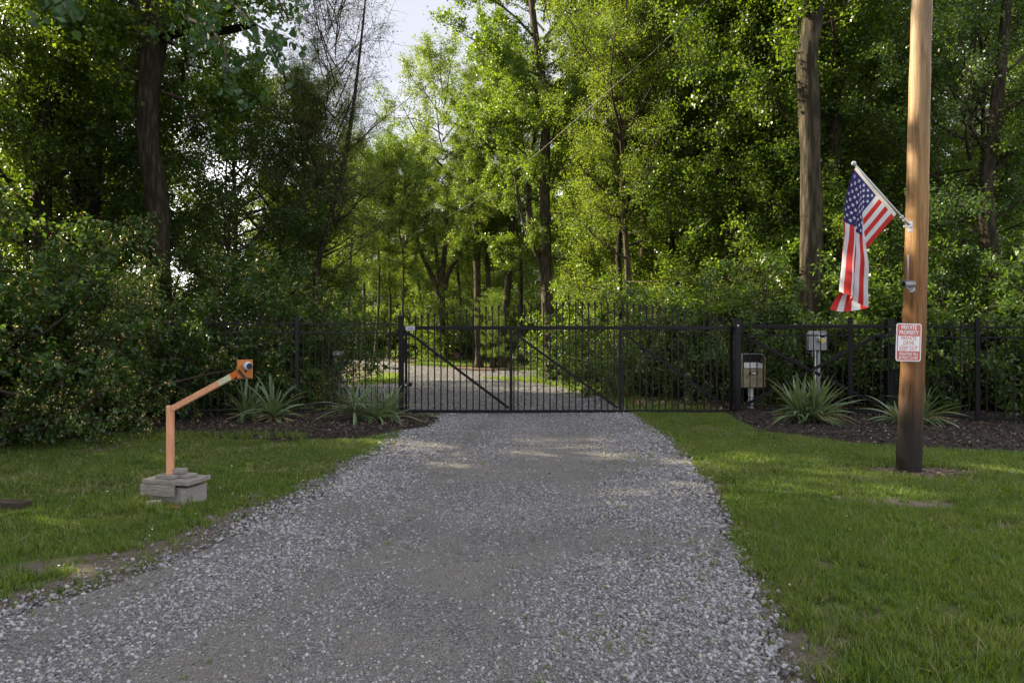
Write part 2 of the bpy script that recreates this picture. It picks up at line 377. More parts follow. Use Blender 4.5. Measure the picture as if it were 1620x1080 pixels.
# ------------------------------------------------------------------ point scatter (only for what nobody could count)
def scatter(name, P, srcs, scale, rot, kind_label=None):
    P = np.asarray(P, np.float32); n = len(P)
    me = bpy.data.meshes.new(name); me.vertices.add(n); me.vertices.foreach_set('co', P.ravel())
    for nm, arr, ty in (('sc', scale, 'FLOAT'), ('pick', np.random.randint(0, len(srcs), n), 'INT')):
        a = me.attributes.new(nm, ty, 'POINT'); a.data.foreach_set('value', np.asarray(arr, np.float32 if ty == 'FLOAT' else np.int32))
    a = me.attributes.new('rot', 'FLOAT_VECTOR', 'POINT'); a.data.foreach_set('vector', np.asarray(rot, np.float32).ravel())
    me.update()
    o = mesh_obj(name, me, None, 'stuff')
    ng = bpy.data.node_groups.new('scatter', 'GeometryNodeTree')
    ng.interface.new_socket('Geometry', in_out='INPUT', socket_type='NodeSocketGeometry')
    ng.interface.new_socket('Geometry', in_out='OUTPUT', socket_type='NodeSocketGeometry')
    nn = ng.nodes; gi = nn.new('NodeGroupInput'); go = nn.new('NodeGroupOutput'); L = ng.links
    g2 = nn.new('GeometryNodeGeometryToInstance')
    for s in reversed(srcs):
        oi = nn.new('GeometryNodeObjectInfo'); oi.inputs['Object'].default_value = s
        L.new(oi.outputs['Geometry'], g2.inputs[0])
    ip = nn.new('GeometryNodeInstanceOnPoints'); ip.inputs['Pick Instance'].default_value = True
    def na(nm, ty):
        a = nn.new('GeometryNodeInputNamedAttribute'); a.data_type = ty; a.inputs[0].default_value = nm
        return a.outputs['Attribute']
    L.new(gi.outputs[0], ip.inputs['Points']); L.new(g2.outputs[0], ip.inputs['Instance'])
    L.new(na('pick', 'INT'), ip.inputs['Instance Index']); L.new(na('rot', 'FLOAT_VECTOR'), ip.inputs['Rotation'])
    L.new(na('sc', 'FLOAT'), ip.inputs['Scale'])
    L.new(ip.outputs[0], go.inputs[0])
    md = o.modifiers.new('scatter', 'NODES'); md.node_group = ng
    return o

rng = np.random.default_rng(7); random.seed(7); np.random.seed(7)
def vnoise(x, y, s, seed=0):
    """cheap smooth value noise in 0..1"""
    x = np.asarray(x)*s+seed*17.3; y = np.asarray(y)*s+seed*9.1
    xi = np.floor(x).astype(int); yi = np.floor(y).astype(int); fx = x-xi; fy = y-yi
    fx = fx*fx*(3-2*fx); fy = fy*fy*(3-2*fy)
    def hsh(a, b): 
        q = np.sin(a*127.1+b*311.7+seed*74.7)*43758.5453; return q-np.floor(q)
    return (hsh(xi, yi)*(1-fx)+hsh(xi+1, yi)*fx)*(1-fy)+(hsh(xi, yi+1)*(1-fx)+hsh(xi+1, yi+1)*fx)*fy
def fbm(x, y, s, seed=0): return .55*vnoise(x, y, s, seed)+.3*vnoise(x, y, s*2.1, seed+1)+.15*vnoise(x, y, s*4.3, seed+2)
def in_poly(x, y, poly):
    x = np.asarray(x); y = np.asarray(y); ins = np.zeros(x.shape, bool); j = len(poly)-1
    for i in range(len(poly)):
        xi, yi = poly[i]; xj, yj = poly[j]
        c = ((yi > y) != (yj > y)) & (x < (xj-xi)*(y-yi)/(yj-yi+1e-12)+xi); ins ^= c; j = i
    return ins
def densify(poly, step=.15, jit=.04, seed=0):
    out = []; rr = random.Random(seed)
    for i in range(len(poly)):
        a = Vector(poly[i]); b = Vector(poly[(i+1) % len(poly)]); n = max(1, int((b-a).length/step))
        for k in range(n):
            p = a.lerp(b, k/n); w = jit*(.6+.4*rr.random())
            q = float(vnoise(p.x, p.y, 2.5, seed))-.5; q2 = float(vnoise(p.x, p.y, 7, seed+3))-.5
            out.append((p.x+q*3*w+q2*w*1.5+rr.uniform(-.3, .3)*w, p.y+q*2*w))
    return out
def sheet(name, poly, mat, zf, step=.3, bstep=.15, jit=.04, seed=0):
    pl = densify(poly, bstep, jit, seed)
    xs = [p[0] for p in pl]; ys = [p[1] for p in pl]
    gx, gy = np.meshgrid(np.arange(min(xs), max(xs), step), np.arange(min(ys), max(ys), step))
    gx = gx.ravel(); gy = gy.ravel(); k = in_poly(gx, gy, pl)
    pts = [Vector(p) for p in pl]+[Vector((a, b)) for a, b in zip(gx[k], gy[k])]
    n = len(pl); res = mgeo.delaunay_2d_cdt(pts, [(i, (i+1) % n) for i in range(n)], [], 1, 1e-5)
    v2, fs = res[0], res[2]
    x = np.array([v[0] for v in v2]); y = np.array([v[1] for v in v2]); z = zf(x, y)
    cx = np.array([x[list(f)].mean() for f in fs]); cy = np.array([y[list(f)].mean() for f in fs]); keep = in_poly(cx, cy, pl)
    me = bpy.data.meshes.new(name); me.from_pydata(np.c_[x, y, z].tolist(), [], [f for f, q in zip(fs, keep) if q])
    me.materials.append(mat); me.polygons.foreach_set('use_smooth', [True]*len(me.polygons)); me.update()
    o = mesh_obj(name, me, None, 'structure'); return o, pl

# ------------------------------------------------------------------ ground, driveway, beds
drive_left = [G(690, 655), G(645, 680), G(610, 710), G(565, 746), G(505, 786), G(425, 828), G(330, 866), G(180, 922), G(0, 980), (-3.0, 3.2), (-3.2, 1.5), (-3.4, -4)]
drive_right = [(.85, -4), (1.0, 1.5), G(1225, 1070), G(1200, 1000), G(1168, 900), G(1140, 830), G(1104, 760), G(1060, 700), G(1000, 660)]
drive_poly = drive_left + drive_right
far_poly = [G(1000, 660), G(985, 642), G(930, 622), G(850, 605.5), G(762, 598.5), G(840, 595.5), G(905, 594.5), (7.0, 30.0), (7.0, 33.0), G2(840, 586.5), G2(760, 585), G2(700, 581), G2(640, 576.5), G2(590, 568), G2(540, 561.5), (-28, 52), (-28, 47), G2(510, 566), G2(556, 573), G2(585, 578), G(610, 585), G(632, 592), G(641, 600), G(630, 605), G(520, 606.5), (-7, 25.0), (-7, 17), G(560, 652), G(690, 655)]
NX = np.sinh(np.linspace(-4.2, 4.2, 150))*6.5; NY = 6+np.sinh(np.linspace(-3.0, 4.2, 150))*6
gx, gy = np.meshgrid(NX, NY); gz = ground_h(gx, gy)
nx = len(NX); idx = np.arange(gx.size).reshape(gx.shape)
F = np.c_[idx[:-1, :-1].ravel(), idx[:-1, 1:].ravel(), idx[1:, 1:].ravel(), idx[1:, :-1].ravel()]
me = arr_mesh('ground', np.c_[gx.ravel(), gy.ravel(), gz.ravel()], F, M['ground'], smooth=True)
# how well the turf has taken: bare along the drive and under trees
edgeL_y = np.array([p[1] for p in drive_left[::-1]]); edgeL_x = np.array([p[0] for p in drive_left[::-1]])
edgeR_y = np.array([p[1] for p in drive_right]); edgeR_x = np.array([p[0] for p in drive_right])
mulchL = [(-2.0, 14.3), G(700, 662), G(680, 676), G(610, 687), G(540, 694), G(450, 697), G(330, 692), G(230, 682), G(170, 690), (-7.5, 11.2), (-8.6, 11.5), (-8.6, 14), (-6, 15.4), (-2.2, 15.3)]
mulchR = [(4.6, 15.2), G(1150, 656), G(1165, 668), G(1210, 684), G(1290, 694), G(1370, 702), G(1480, 709), G(1620, 714), G(1900, 722), (13.5, 10), (14, 14), (9, 15.6)]
_gl = [(-3.6, 1.5), G(0, 940), G(60, 922), G(180, 880), G(250, 852), G(330, 828), G(400, 802), G(480, 767), G(540, 734), G(600, 702), G(640, 682), G(690, 660)]
gl_y = np.array([p[1] for p in _gl]); gl_x = np.array([p[0] for p in _gl])
def turf_mask(x, y):
    x = np.asarray(x); y = np.asarray(y)
    xl = np.interp(y, edgeL_y, edgeL_x); xr = np.interp(y, edgeR_y, edgeR_x)
    gl = np.interp(y, gl_y, gl_x); wl = .30*(fbm(x, y, 1.3, 3)-.42)
    wr = .0+.22*fbm(x, y, .9, 5)+.05*np.exp(-((y-3.3)/.7)**2)
    near = np.where(x < xl, np.clip((gl-wl-x)/.40+.45, .05, 1), np.where(x > xr, np.clip((x-xr-wr)/.25+.35, .05, 1), 0))
    far = np.where(in_poly(x, y, far_poly), 0., 1.)
    t = np.where(y > 14.3, far, near)
    t = t*np.clip((fbm(x, y, 1.1, 9)-.22)*9, .25, 1)*np.clip((fbm(x, y, 2.3, 19)-.27)*7, .22, 1)
    d = np.hypot((x-4.95)/.75, (y-8.25)/.42); t = t*np.clip((d-.75)*2.5, 0, 1)
    t = np.where(in_poly(x, y, mulchL) | in_poly(x, y, mulchR), 0, t)
    t = np.where((x > 3.2+.25*np.maximum(0, 20-y)*0) & (y > 15.0) & (y > 15+0*(x)) & (x > 4.4), t*.25, t)
    t = np.where((x < -6.2) & (y > 11.6), t*.1, t)
    return t
a = me.attributes.new('turf', 'FLOAT', 'POINT'); a.data.foreach_set('value', turf_mask(gx.ravel(), gy.ravel()).astype(np.float32))
mesh_obj('ground', me, None, 'structure')

def drive_z(x, y): return ground_h(x, y)+.012+.012*fbm(x, y, 1.2, 4)
sheet('gravel_driveway', drive_poly, M['gravel'], drive_z, .35, .12, .06, 1)
sheet('gravel_drive_beyond_gate', far_poly, M['gravel'], lambda x, y: ground_h(x, y)+.01, .8, .3, .1, 2)
def bed_z(poly):
    P = np.array(poly)
    def f(x, y):
        d = np.full(len(x), 9.)
        for i in range(len(P)):
            a = P[i]; b = P[(i+1) % len(P)]; ab = b-a
            t = np.clip(((x-a[0])*ab[0]+(y-a[1])*ab[1])/(ab@ab), 0, 1)
            d = np.minimum(d, np.hypot(x-a[0]-t*ab[0], y-a[1]-t*ab[1]))
        return ground_h(x, y)+.01+.07*(1-np.exp(-d/.3))+.03*fbm(x, y, 3, 8)*np.clip(d/.2, 0, 1)
    return f
zL = bed_z(mulchL); zR = bed_z(mulchR)
sheet('mulch_bed', mulchL, M['mulch'], zL, .16, .12, .08, 3)
sheet('mulch_bed', mulchR, M['mulch'], zR, .16, .12, .08, 4)
# ring of mulch under the three trunks beyond the gate
ringc = G(775, 584.5); ring = [(ringc[0]+1.9*math.cos(t), ringc[1]+2.2*math.sin(t)) for t in np.linspace(0, 6.283, 24)[:-1]]
M['red_mulch'] = mulch_material('brown_mulch', [(.3, (.06, .035, .022)), (.6, (.14, .085, .055)), (.8, (.2, .13, .09))])
sheet('mulch_ring', ring, M['red_mulch'], lambda x, y: ground_h(x, y)+.06, .4, .3, .1, 5)

# ------------------------------------------------------------------ stones, chips, grass
def stone_src(seed, flat=.6):
    bm = bmesh.new(); bmesh.ops.create_icosphere(bm, subdivisions=1, radius=.5); rr = random.Random(seed)
    pl = [Vector((rr.gauss(0, 1), rr.gauss(0, 1), rr.gauss(0, 1))).normalized() for _ in range(7)]; ds = [rr.uniform(.26, .42) for _ in pl]
    for v in bm.verts:
        for p, d in zip(pl, ds):
            q = v.co.dot(p)
            if q > d: v.co -= p*(q-d)
        v.co.x *= 1.25; v.co.z *= flat
    me = bpy.data.meshes.new('stone'); bm.to_mesh(me); bm.free(); me.materials.append(M['stone'])
    return bpy.data.objects.new('stone', me)
stones = [stone_src(i, .5+.12*(i % 4)) for i in range(8)]
P = []; S = []
def drive_density(x, y):
    # loose stone between and beside the two worn wheel tracks
    xl = np.interp(y, edgeL_y, edgeL_x); xr = np.interp(y, edgeR_y, edgeR_x); u = (x-xl)/(xr-xl)
    tr = np.exp(-((u-.30-.05*np.sin(y*.5))/.07)**2)*.75 + np.exp(-((u-.66+.03*np.sin(y*.4))/.06)**2)*.55
    return np.clip(1.0-tr, .12, 1)*np.clip(.60+3.4*(fbm(x, y, .9, 21)-.42), .12, 1.1)
for (y0, y1, dens, smin, smax) in ((1.8, 4.4, 7200, .006, .025), (4.4, 6.5, 5200, .007, .027), (6.5, 9, 2700, .010, .030), (9, 14.6, 1150, .015, .036)):
    n = int(dens*(y1-y0)*6.2); x = rng.uniform(-3.6, 2.9, n); y = rng.uniform(y0, y1, n)
    xl = np.interp(y, edgeL_y, edgeL_x); xr = np.interp(y, edgeR_y, edgeR_x)
    spill = np.abs(rng.normal(0, .11, n))+.25*(rng.random(n)**4)
    k = (x > xl-spill*1.3) & (x < xr+spill*.5) & (rng.random(n) < drive_density(x, y))
    x = x[k]; y = y[k]; s = smin+(smax-smin)*rng.random(len(x))**2.4
    s *= .8+.5*np.clip(np.abs((x-xl[k])/(xr[k]-xl[k])-.5)*2, 0, 1)**2
    P.append(np.c_[x, y, drive_z(x, y)+s*.10]); S.append(s)
# grey stone thrown onto the left verge
n = 2200; y = rng.uniform(3.2, 11, n); x = np.interp(y, edgeL_y, edgeL_x)-np.abs(rng.normal(0, .30, n))-.02; P.append(np.c_[x, y, ground_h(x, y)+.006]); S.append(.007+.02*rng.random(n)**2)
P = np.vstack(P); S = np.concatenate(S); n = len(P)
scatter('driveway_gravel', P, stones, S*1.15, np.c_[rng.normal(0, .5, n), rng.normal(0, .5, n), rng.uniform(0, 6.28, n)])
print('stones', n)
# coarse gravel beyond the gate
n = 26000; x = rng.uniform(-7, 5, n); y = 14.6+26*rng.random(n)**1.4; k = in_poly(x, y, far_poly); x = x[k]; y = y[k]; n = len(x)
scatter('gravel_beyond_gate', np.c_[x, y, ground_h(x, y)+.02], stones, rng.uniform(.02, .05, n), np.c_[rng.normal(0, .4, n), rng.normal(0, .4, n), rng.uniform(0, 6.28, n)])

def chip_src(seed, L, W, mat, flat=.25):
    rr = random.Random(seed); bm = bmesh.new(); bmesh.ops.create_cube(bm, size=1)
    for v in bm.verts: v.co = Vector((v.co.x*L*rr.uniform(.6, 1.1), v.co.y*W*rr.uniform(.5, 1.1), v.co.z*W*flat*rr.uniform(.6, 1.4)))
    me = bpy.data.meshes.new('chip'); bm.to_mesh(me); bm.free(); me.materials.append(mat); return bpy.data.objects.new('chip', me)
chips = [chip_src(i, .9, .35, M['chip']) for i in range(6)]
for nm, pl, zf, n in (('mulch_chips', mulchL, zL, 26000), ('mulch_chips', mulchR, zR, 34000)):
    xs = [p[0] for p in pl]; ys = [p[1] for p in pl]
    x = rng.uniform(min(xs)-.1, max(xs)+.1, n); y = rng.uniform(min(ys)-.15, max(ys), n)
    k = in_poly(x, y+rng.normal(0, .05, n), pl) & (x < 12) & (x > -8.4); x = x[k]; y = y[k]; n2 = len(x)
    scatter(nm, np.c_[x, y, np.maximum(zf(x, y), 0*x-1)+.008], chips, rng.uniform(.02, .065, n2), np.c_[rng.normal(0, .5, n2), rng.normal(0, .5, n2), rng.uniform(0, 6.28, n2)])

def blades(seed, n, rad, h0, h1, w, mat, lean=.5, name='grass_clump'):
    r = np.random.default_rng(seed); V = []; Fq = []; T = []
    for i in range(n):
        a = r.uniform(0, 6.28); q = rad*math.sqrt(r.random()); bx, by = q*math.cos(a), q*math.sin(a)
        h = r.uniform(h0, h1); d = r.uniform(0, 6.28); ln = r.normal(0, lean)*h; dx, dy = math.cos(d), math.sin(d); sx, sy = -dy, dx
        b = len(V); ww = w*r.uniform(.7, 1.3)/2
        for t, wf in ((0, 1.0), (.5, .85), (1, .12)):
            cx = bx+dx*ln*t*t; cy = by+dy*ln*t*t; z = h*(t-.18*abs(ln/h)*t*t)
            V += [(cx-sx*ww*wf, cy-sy*ww*wf, z), (cx+sx*ww*wf, cy+sy*ww*wf, z)]
        Fq += [(b, b+1, b+3, b+2), (b+2, b+3, b+5, b+4)]; t = np.clip(r.normal(.5, .36), 0, 1); T += [t, min(1, t+.1)]
    me = arr_mesh(name, V, Fq, mat, tint=T); return bpy.data.objects.new(name, me)
cl_near = [blades(i, 16, .035, .025, .06, .0036, M['grass'], .55) for i in range(6)]
cl_mid = [blades(20+i, 22, .06, .025, .06, .006, M['grass'], .55) for i in range(5)]
cl_tall = [blades(40+i, 14, .03, .07, .16, .005, M['grass'], .5) for i in range(4)]
cl_far = [blades(60+i, 26, .14, .04, .09, .014, M['grass'], .5) for i in range(4)]
cl_dry = [blades(80+i, 12, .05, .02, .06, .004, M['grass_dry'], .9) for i in range(3)]
def lawn(name, x0, x1, y0, y1, dens, src, smin, smax, thr=.1, extra=None):
    n = int((x1-x0)*(y1-y0)*dens); x = rng.uniform(x0, x1, n); y = rng.uniform(y0, y1, n)
    t = turf_mask(x, y); k = rng.random(n) < t*1.05-.02
    if extra is not None: k &= extra(x, y)
    k &= np.abs(x) < y*.75+1.8
    x = x[k]; y = y[k]; n = len(x)
    if n == 0: return
    s = (smin+(smax-smin)*rng.random(n))*(.65+.7*fbm(x, y, 1.6, 13))
    scatter(name, np.c_[x, y, ground_h(x, y)-.002], src, s, np.c_[rng.normal(0, .12, n), rng.normal(0, .12, n), rng.uniform(0, 6.28, n)])
    print(name, n)
lawn('lawn_grass', -6, -2.5, 3.0, 6.5, 1500, cl_near, .7, 1.25)
lawn('lawn_grass', 1.2, 6.5, 2.4, 6.5, 1500, cl_near, .8, 1.45)
lawn('lawn_grass', -9.5, -1.5, 6.5, 14.5, 520, cl_mid, .7, 1.2)
lawn('lawn_grass', 1.5, 10.5, 6.5, 14.9, 560, cl_mid, .8, 1.3)
lawn('lawn_grass', -9.5, -1.5, 3.5, 12, 20, cl_tall, .45, .8)
lawn('lawn_grass', 1.3, 9, 2.6, 11, 22, cl_tall, .5, .9)
lawn('grass_clearing', -24, 8, 15, 60, 26, cl_far, .8, 1.5)
lawn('dry_grass', 1.3, 9, 2.4, 13, 210, cl_dry, .7, 1.5, extra=lambda x, y: rng.random(len(x)) < .12+1.6*np.clip(fbm(x, y, 1.3, 33)-.48, 0, 1)*3)
lawn('dry_grass', -8, -2, 3.2, 12, 190, cl_dry, .7, 1.4, extra=lambda x, y: rng.random(len(x)) < .12+1.6*np.clip(fbm(x, y, 1.3, 34)-.48, 0, 1)*3)
cl_broad = [blades(100+i, 14, .07, .015, .04, .016, M['leaf_shrub'], .9, 'clover_clump') for i in range(3)]
lawn('clover_patches', 1.4, 9, 2.4, 12, 160, cl_broad, .7, 1.4, extra=lambda x, y: fbm(x, y, 1.7, 51) > .56)
lawn('clover_patches', -9, -2.3, 3.2, 12, 140, cl_broad, .7, 1.3, extra=lambda x, y: fbm(x, y, 1.7, 52) > .55)
# weeds and thin grass growing in the gravel and on the dirt verges
n = 5200; x = rng.uniform(-3.4, 2.6, n); y = rng.uniform(2.4, 13.5, n)
xl = np.interp(y, edgeL_y, edgeL_x); xr = np.interp(y, edgeR_y, edgeR_x); u = (x-xl)/(xr-xl)
k = ((rng.random(n) < np.exp(-((u-.84)/.13)**2)*.7*(fbm(x, y, 1.5, 44) > .47)) | (rng.random(n) < np.exp(-((u-.98)/.035)**2)*.9) | (rng.random(n) < np.exp(-((u+.04)/.05)**2)*.8)) | ((rng.random(n) < .03) & (u > .3))
x = x[k]; y = y[k]; n = len(x)
scatter('weeds_in_gravel', np.c_[x, y, ground_h(x, y)+.012], cl_near, rng.uniform(.35, .9, n), np.c_[np.zeros(n), np.zeros(n), rng.uniform(0, 6.28, n)])
# taller unmown fringe along the left bed and round the posts
pts = []
for i in range(420):
    t = random.random(); px = 150+t*330; py = 694+random.gauss(0, 2)-4*math.sin(t*3); g = G(px, py); pts.append((g[0], g[1], gh(*g)))
for i in range(70):
    g = G(225+random.gauss(0, 30), 808+random.gauss(0, 6)); pts.append((g[0], g[1], gh(*g)))
n = len(pts); scatter('unmown_grass', pts, cl_tall, rng.uniform(.6, 1.3, n), np.c_[rng.normal(0, .2, n), rng.normal(0, .2, n), rng.uniform(0, 6.28, n)])
# petals on the lawns, leaf litter under the thicket, wood scraps at the pole
pet = [chip_src(90+i, .8, .5, M['petal'], .1) for i in range(3)]
x = np.r_[rng.uniform(-8, -2.6, 260), rng.uniform(1.5, 8, 130)]; y = np.r_[rng.uniform(4, 12, 260), rng.uniform(2.8, 11, 130)]; k = turf_mask(x, y) > .3; x = x[k]; y = y[k]; n = len(x)
scatter('fallen_petals', np.c_[x, y, ground_h(x, y)+.045], pet, rng.uniform(.008, .024, n), rng.normal(0, .5, (n, 3)))
lit = [chip_src(95+i, .9, .7, M['litter'], .12) for i in range(4)]
n = 9000; x = rng.uniform(3.0, 15, n); y = rng.uniform(15.2, 20, n); k = (rng.random(n) < np.clip((y-15)*.6+(x-4)*.4, .05, 1)) ; x = x[k]; y = y[k]; n = len(x)
scatter('leaf_litter', np.c_[x, y, ground_h(x, y)+.03], lit, rng.uniform(.04, .11, n), rng.normal(0, .6, (n, 3)))
n = 300; x = rng.uniform(-8, 8, n); y = rng.uniform(5.5, 14, n); k = np.abs(x) < y*.8+1; x = x[k]; y = y[k]; n = len(x)
scatter('fallen_leaves', np.c_[x, y, ground_h(x, y)+.035], lit, rng.uniform(.014, .045, n), rng.normal(0, .4, (n, 3)))
n = 260; a = rng.uniform(0, 6.28, n); q = np.sqrt(rng.random(n)); x = 4.95+.68*q*np.cos(a); y = 8.25+.36*q*np.sin(a)
scatter('wood_scraps', np.c_[x, y, ground_h(x, y)+.008], lit+chips[:2], rng.uniform(.015, .055, n), rng.normal(0, .4, (n, 3)))
#==OBJECTS==
# ------------------------------------------------------------------ fence, posts and gate
def picket_mesh(h, w=.019, tip=.055, spear=False):
    mb = MB(); q = w/2
    vs = []
    prof = [(0, q), (h-tip, q), (h-tip*.95, q*1.25), (h-tip*.62, q*1.35), (h, .0015)] if not spear else [(0, q), (h-tip*1.5, q), (h-tip*1.45, q*1.5), (h-tip*1.3, q*1.5), (h-tip*1.2, q*.9), (h-tip*.75, q*2.0), (h-tip*.4, q*1.5), (h, .0015)]
    for z, r_ in prof: vs += [(-r_, -min(r_, q*1.1), z), (r_, -min(r_, q*1.1), z), (r_, min(r_, q*1.1), z), (-r_, min(r_, q*1.1), z)]
    n = len(prof); fs = [(i*4+k, i*4+(k+1) % 4, i*4+4+(k+1) % 4, i*4+4+k) for i in range(n-1) for k in range(4)]+[(0, 3, 2, 1), tuple((n-1)*4+k for k in range(4))]
    mb.add(vs, fs); o = mb.build('picket', M['black']); me = o.data; bpy.data.objects.remove(o); return me
def post_obj(parent, loc, h, w, cap='flat', rz=0):
    mb = MB(); mb.box((0, 0, h/2), (w, w, h), bev=.004); o = mb.build('post', M['black'], parent); o.location = loc; o.rotation_euler = (0, 0, rz)
    mb = MB()
    if cap == 'pyramid':
        q = w/2+.006; mb.add([(-q, -q, 0), (q, -q, 0), (q, q, 0), (-q, q, 0), (-q, -q, .02), (q, -q, .02), (q, q, .02), (-q, q, .02), (0, 0, .05)], [(0, 3, 2, 1), (0, 1, 5, 4), (1, 2, 6, 5), (2, 3, 7, 6), (3, 0, 4, 7), (4, 5, 8), (5, 6, 8), (6, 7, 8), (7, 4, 8)])
    else: mb.box((0, 0, .008), (w+.008, w+.008, .016), bev=.003)
    c = mb.build('cap', M['black'], o); c.location = (0, 0, h+.001); return o
def fence(name, label, P, z, spacing, zbot, pm_h, post_h, group=None, npost=None, skip_first=False, double=False):
    t = thing(name, label, 'fence', (P[0][0], P[0][1], gh(*P[0])+0), 0); base = t.location.copy(); tot = 0; pm = picket_mesh(pm_h)
    for i in range(len(P)-1):
        a = Vector((*P[i], 0)); b = Vector((*P[i+1], 0)); d = (b-a); L = d.length; d.normalize(); ang = math.atan2(d.y, d.x)
        za = [q[i] for q in z]; zb = [q[i+1] for q in z]
        for j in range(len(z)):
            mb = MB(); p = Vector((a.x, a.y, za[j]))+d*.052; q = Vector((b.x, b.y, zb[j]))-d*.040; dd = q-p
            rot = Matrix(((dd.normalized()), (Vector((-d.y, d.x, 0))), (dd.normalized().cross(Vector((-d.y, d.x, 0)))))).transposed()
            mb.box((p+q)/2-base, (dd.length, .030, .030), rot, bev=.002); mb.build('rail', M['black'], t)
        n = int(round(L/spacing))
        for k in range(1, n):
            f = k/n; p = a.lerp(b, f); zb_ = zbot[i]*(1-f)+zbot[i+1]*f
            o = mesh_obj('picket', pm, t); o.location = Vector((p.x, p.y, zb_))-base; o.rotation_euler = (random.gauss(0, .002), random.gauss(0, .002), ang)
            top = (za[0]+.125)*(1-f)+(zb[0]+.125)*f; o.scale = (1, 1, (top-zb_)/pm_h)
        if not (i == len(P)-2 and npost):
            g = gh(b.x, b.y)
            post_obj(t, Vector((b.x, b.y, g-.02))-base, zb[0]+.17-g+.02, .075 if i or len(P) < 3 else .08, 'flat', ang)
    return t
# left run
Lp = [(-2.37, 14.6), (-4.41, 14.0), (-6.36, 13.2), (-8.3, 12.45)]
fence('iron_fence', 'black iron picket fence running left from the gate into the shrubs', Lp,
      [(1.915, 1.915, 1.91, 1.90), (1.73, 1.73, 1.72, 1.71), (.265, .255, .19, .17), (.10, .09, .05, .03)], .1275, (.02, .0, -.04, -.06), 2.05, 2.1)
Rp = [(4.8, 14.6), (6.84, 13.8), (8.80, 12.9), (10.7, 11.95), (12.5, 11.1)]
fence('iron_fence', 'black iron picket fence running right from the gate past the wooden pole', Rp,
      [(1.875, 1.85, 1.815, 1.79, 1.77), (1.69, 1.665, 1.625, 1.60, 1.58), (.20, .145, .115, .09, .07)], .139, (.05, .03, .01, .0, -.02), 1.96, 2.0)
t = thing('gate_post', 'square black gate post with pyramid cap at the left end of the gate', 'gate post', (-2.37, 14.6, gh(-2.37, 14.6)))
post_obj(t, (0, 0, -.02), 2.1, .105, 'pyramid')
mb = MB(); mb.box((.12, .02, .62), (.14, .05, .055), bev=.006); mb.box((.20, .02, .64), (.05, .075, .085), bev=.01); mb.build('latch', M['black_rough'], t)
mb = MB(); mb.box((.10, -.02, .63), (.05, .035, .03), bev=.004); mb.build('latch_bolt', M['zinc'], t)
mb = MB(); mb.box((-.12, 0, .98), (.13, .04, .035), bev=.006); mb.build('cable_clamp', M['black_rough'], t)
mb = MB(); mb.box((0, 0, .62), (.112, .112, .012)); mb.build('strap', M['black_rough'], t)
t = thing('gate_post', 'square black gate post with flat cap at the right end of the gate', 'gate post', (4.82, 14.6, gh(4.8, 14.6)))
post_obj(t, (0, 0, -.02), 2.06, .13, 'flat')
mb = MB(); mb.box((0, 0, 1.75), (.142, .15, .035), bev=.004); mb.box((0, 0, 1.83), (.138, .146, .01)); mb.build('roller_bracket', M['black_rough'], t)
mb = MB(); mb.tube([(-.01, -.069, 1.9), (-.01, -.076, 1.9)], .018, 10); mb.build('bolt_head', M['zinc'], t)
t = thing('guide_post', 'thick black guide post behind the fence just left of the wooden pole', 'gate post', (8.15, 14.75, gh(8.15, 14.75)))
post_obj(t, (0, 0, -.02), 2.09, .155, 'flat'); mb = MB(); mb.box((0, -.08, 1.72), (.16, .02, .10), bev=.004); mb.box((-.13, 0, 1.70), (.12, .1, .14), bev=.01); mb.build('roller_bracket', M['black_rough'], t)

GY = 14.76; gx0 = (640-810)/1080*GY; gx1 = (1157-810)/1080*GY; gtail = 8.05
gate = thing('sliding_gate', 'long black iron sliding gate with arched spear pickets across the gravel drive', 'gate', (gx0, GY, 0))
B = gate.location.copy()
def zz(py): return CAMZ-(py-540)/1080*GY
def bar(name, x0, z0, x1, z1, w, d=.05, y=0, mat='black'):
    a = Vector((x0, y, z0)); b = Vector((x1, y, z1)); dd = b-a; ang = -math.atan2(dd.z, dd.x); mb = MB()
    mb.box((a+b)/2+Vector((0, GY, 0))-B, (dd.length, d, w), Matrix.Rotation(ang, 3, 'Y'), bev=min(.003, w/8)); return mb.build(name, M[mat], gate)
bar('top_rail', gx0+.02, zz(518.4), gx1+.1, zz(518.4), .078, .075)
bar('bottom_rail', gx0+.02, zz(650.3), gx1+.1, zz(650.3), .062, .06)
bar('bottom_track', gx0+3.2, zz(653.2)-.004, gtail, zz(653.2)-.004, .014, .066, 0, 'steel_edge')
bar('top_rail', gx1+.1, zz(518.4)+.03, gtail, zz(518.4)+.03, .078, .06, .03)
bar('bottom_rail', gx1+.1, zz(650.3)+.01, gtail, zz(650.3)+.01, .075, .06, .03)
zt = zz(521.6); zb = zz(648.2)
UP = [gx0+.035, (808.5-810)/1080*GY, (981-810)/1080*GY, gx1-.02]
for x in UP: bar('upright', x, zb, x, zt, .066 if x not in (UP[0], UP[-1]) else .05, .05)
for i in range(3): bar('brace', UP[i]+.05, zt-.06, UP[i+1]-.05, zb+.04, .055, .03, .012)
bar('brace', gx1+.35, 1.63, gtail-.1, .18, .07, .035, .045); bar('brace', gx1+.35, .18, gtail-.1, 1.68, .07, .035, .085)
xs = np.linspace(gx0+.095, gx1-.035, 51); xc = (918-810)/1080*GY
for x in xs:
    if min(abs(x-u) for u in UP) < .035: x += .05
    hw = xc-gx0 if x < xc else gx1-xc
    top = 2.07+.345*(1-((x-xc)/hw)**2)
    o = mesh_obj('picket', picket_mesh(top-zb-.001, .026, .075, True), gate); o.location = (x-gx0, -.0, zb+.001)
mb = MB(); mb.box((0, 0, 0), (.20, .004, .095), bev=.001); lab = mb.build('label_plate', M['white_plastic'], gate); lab.location = (.13, -.047, zz(519.2))
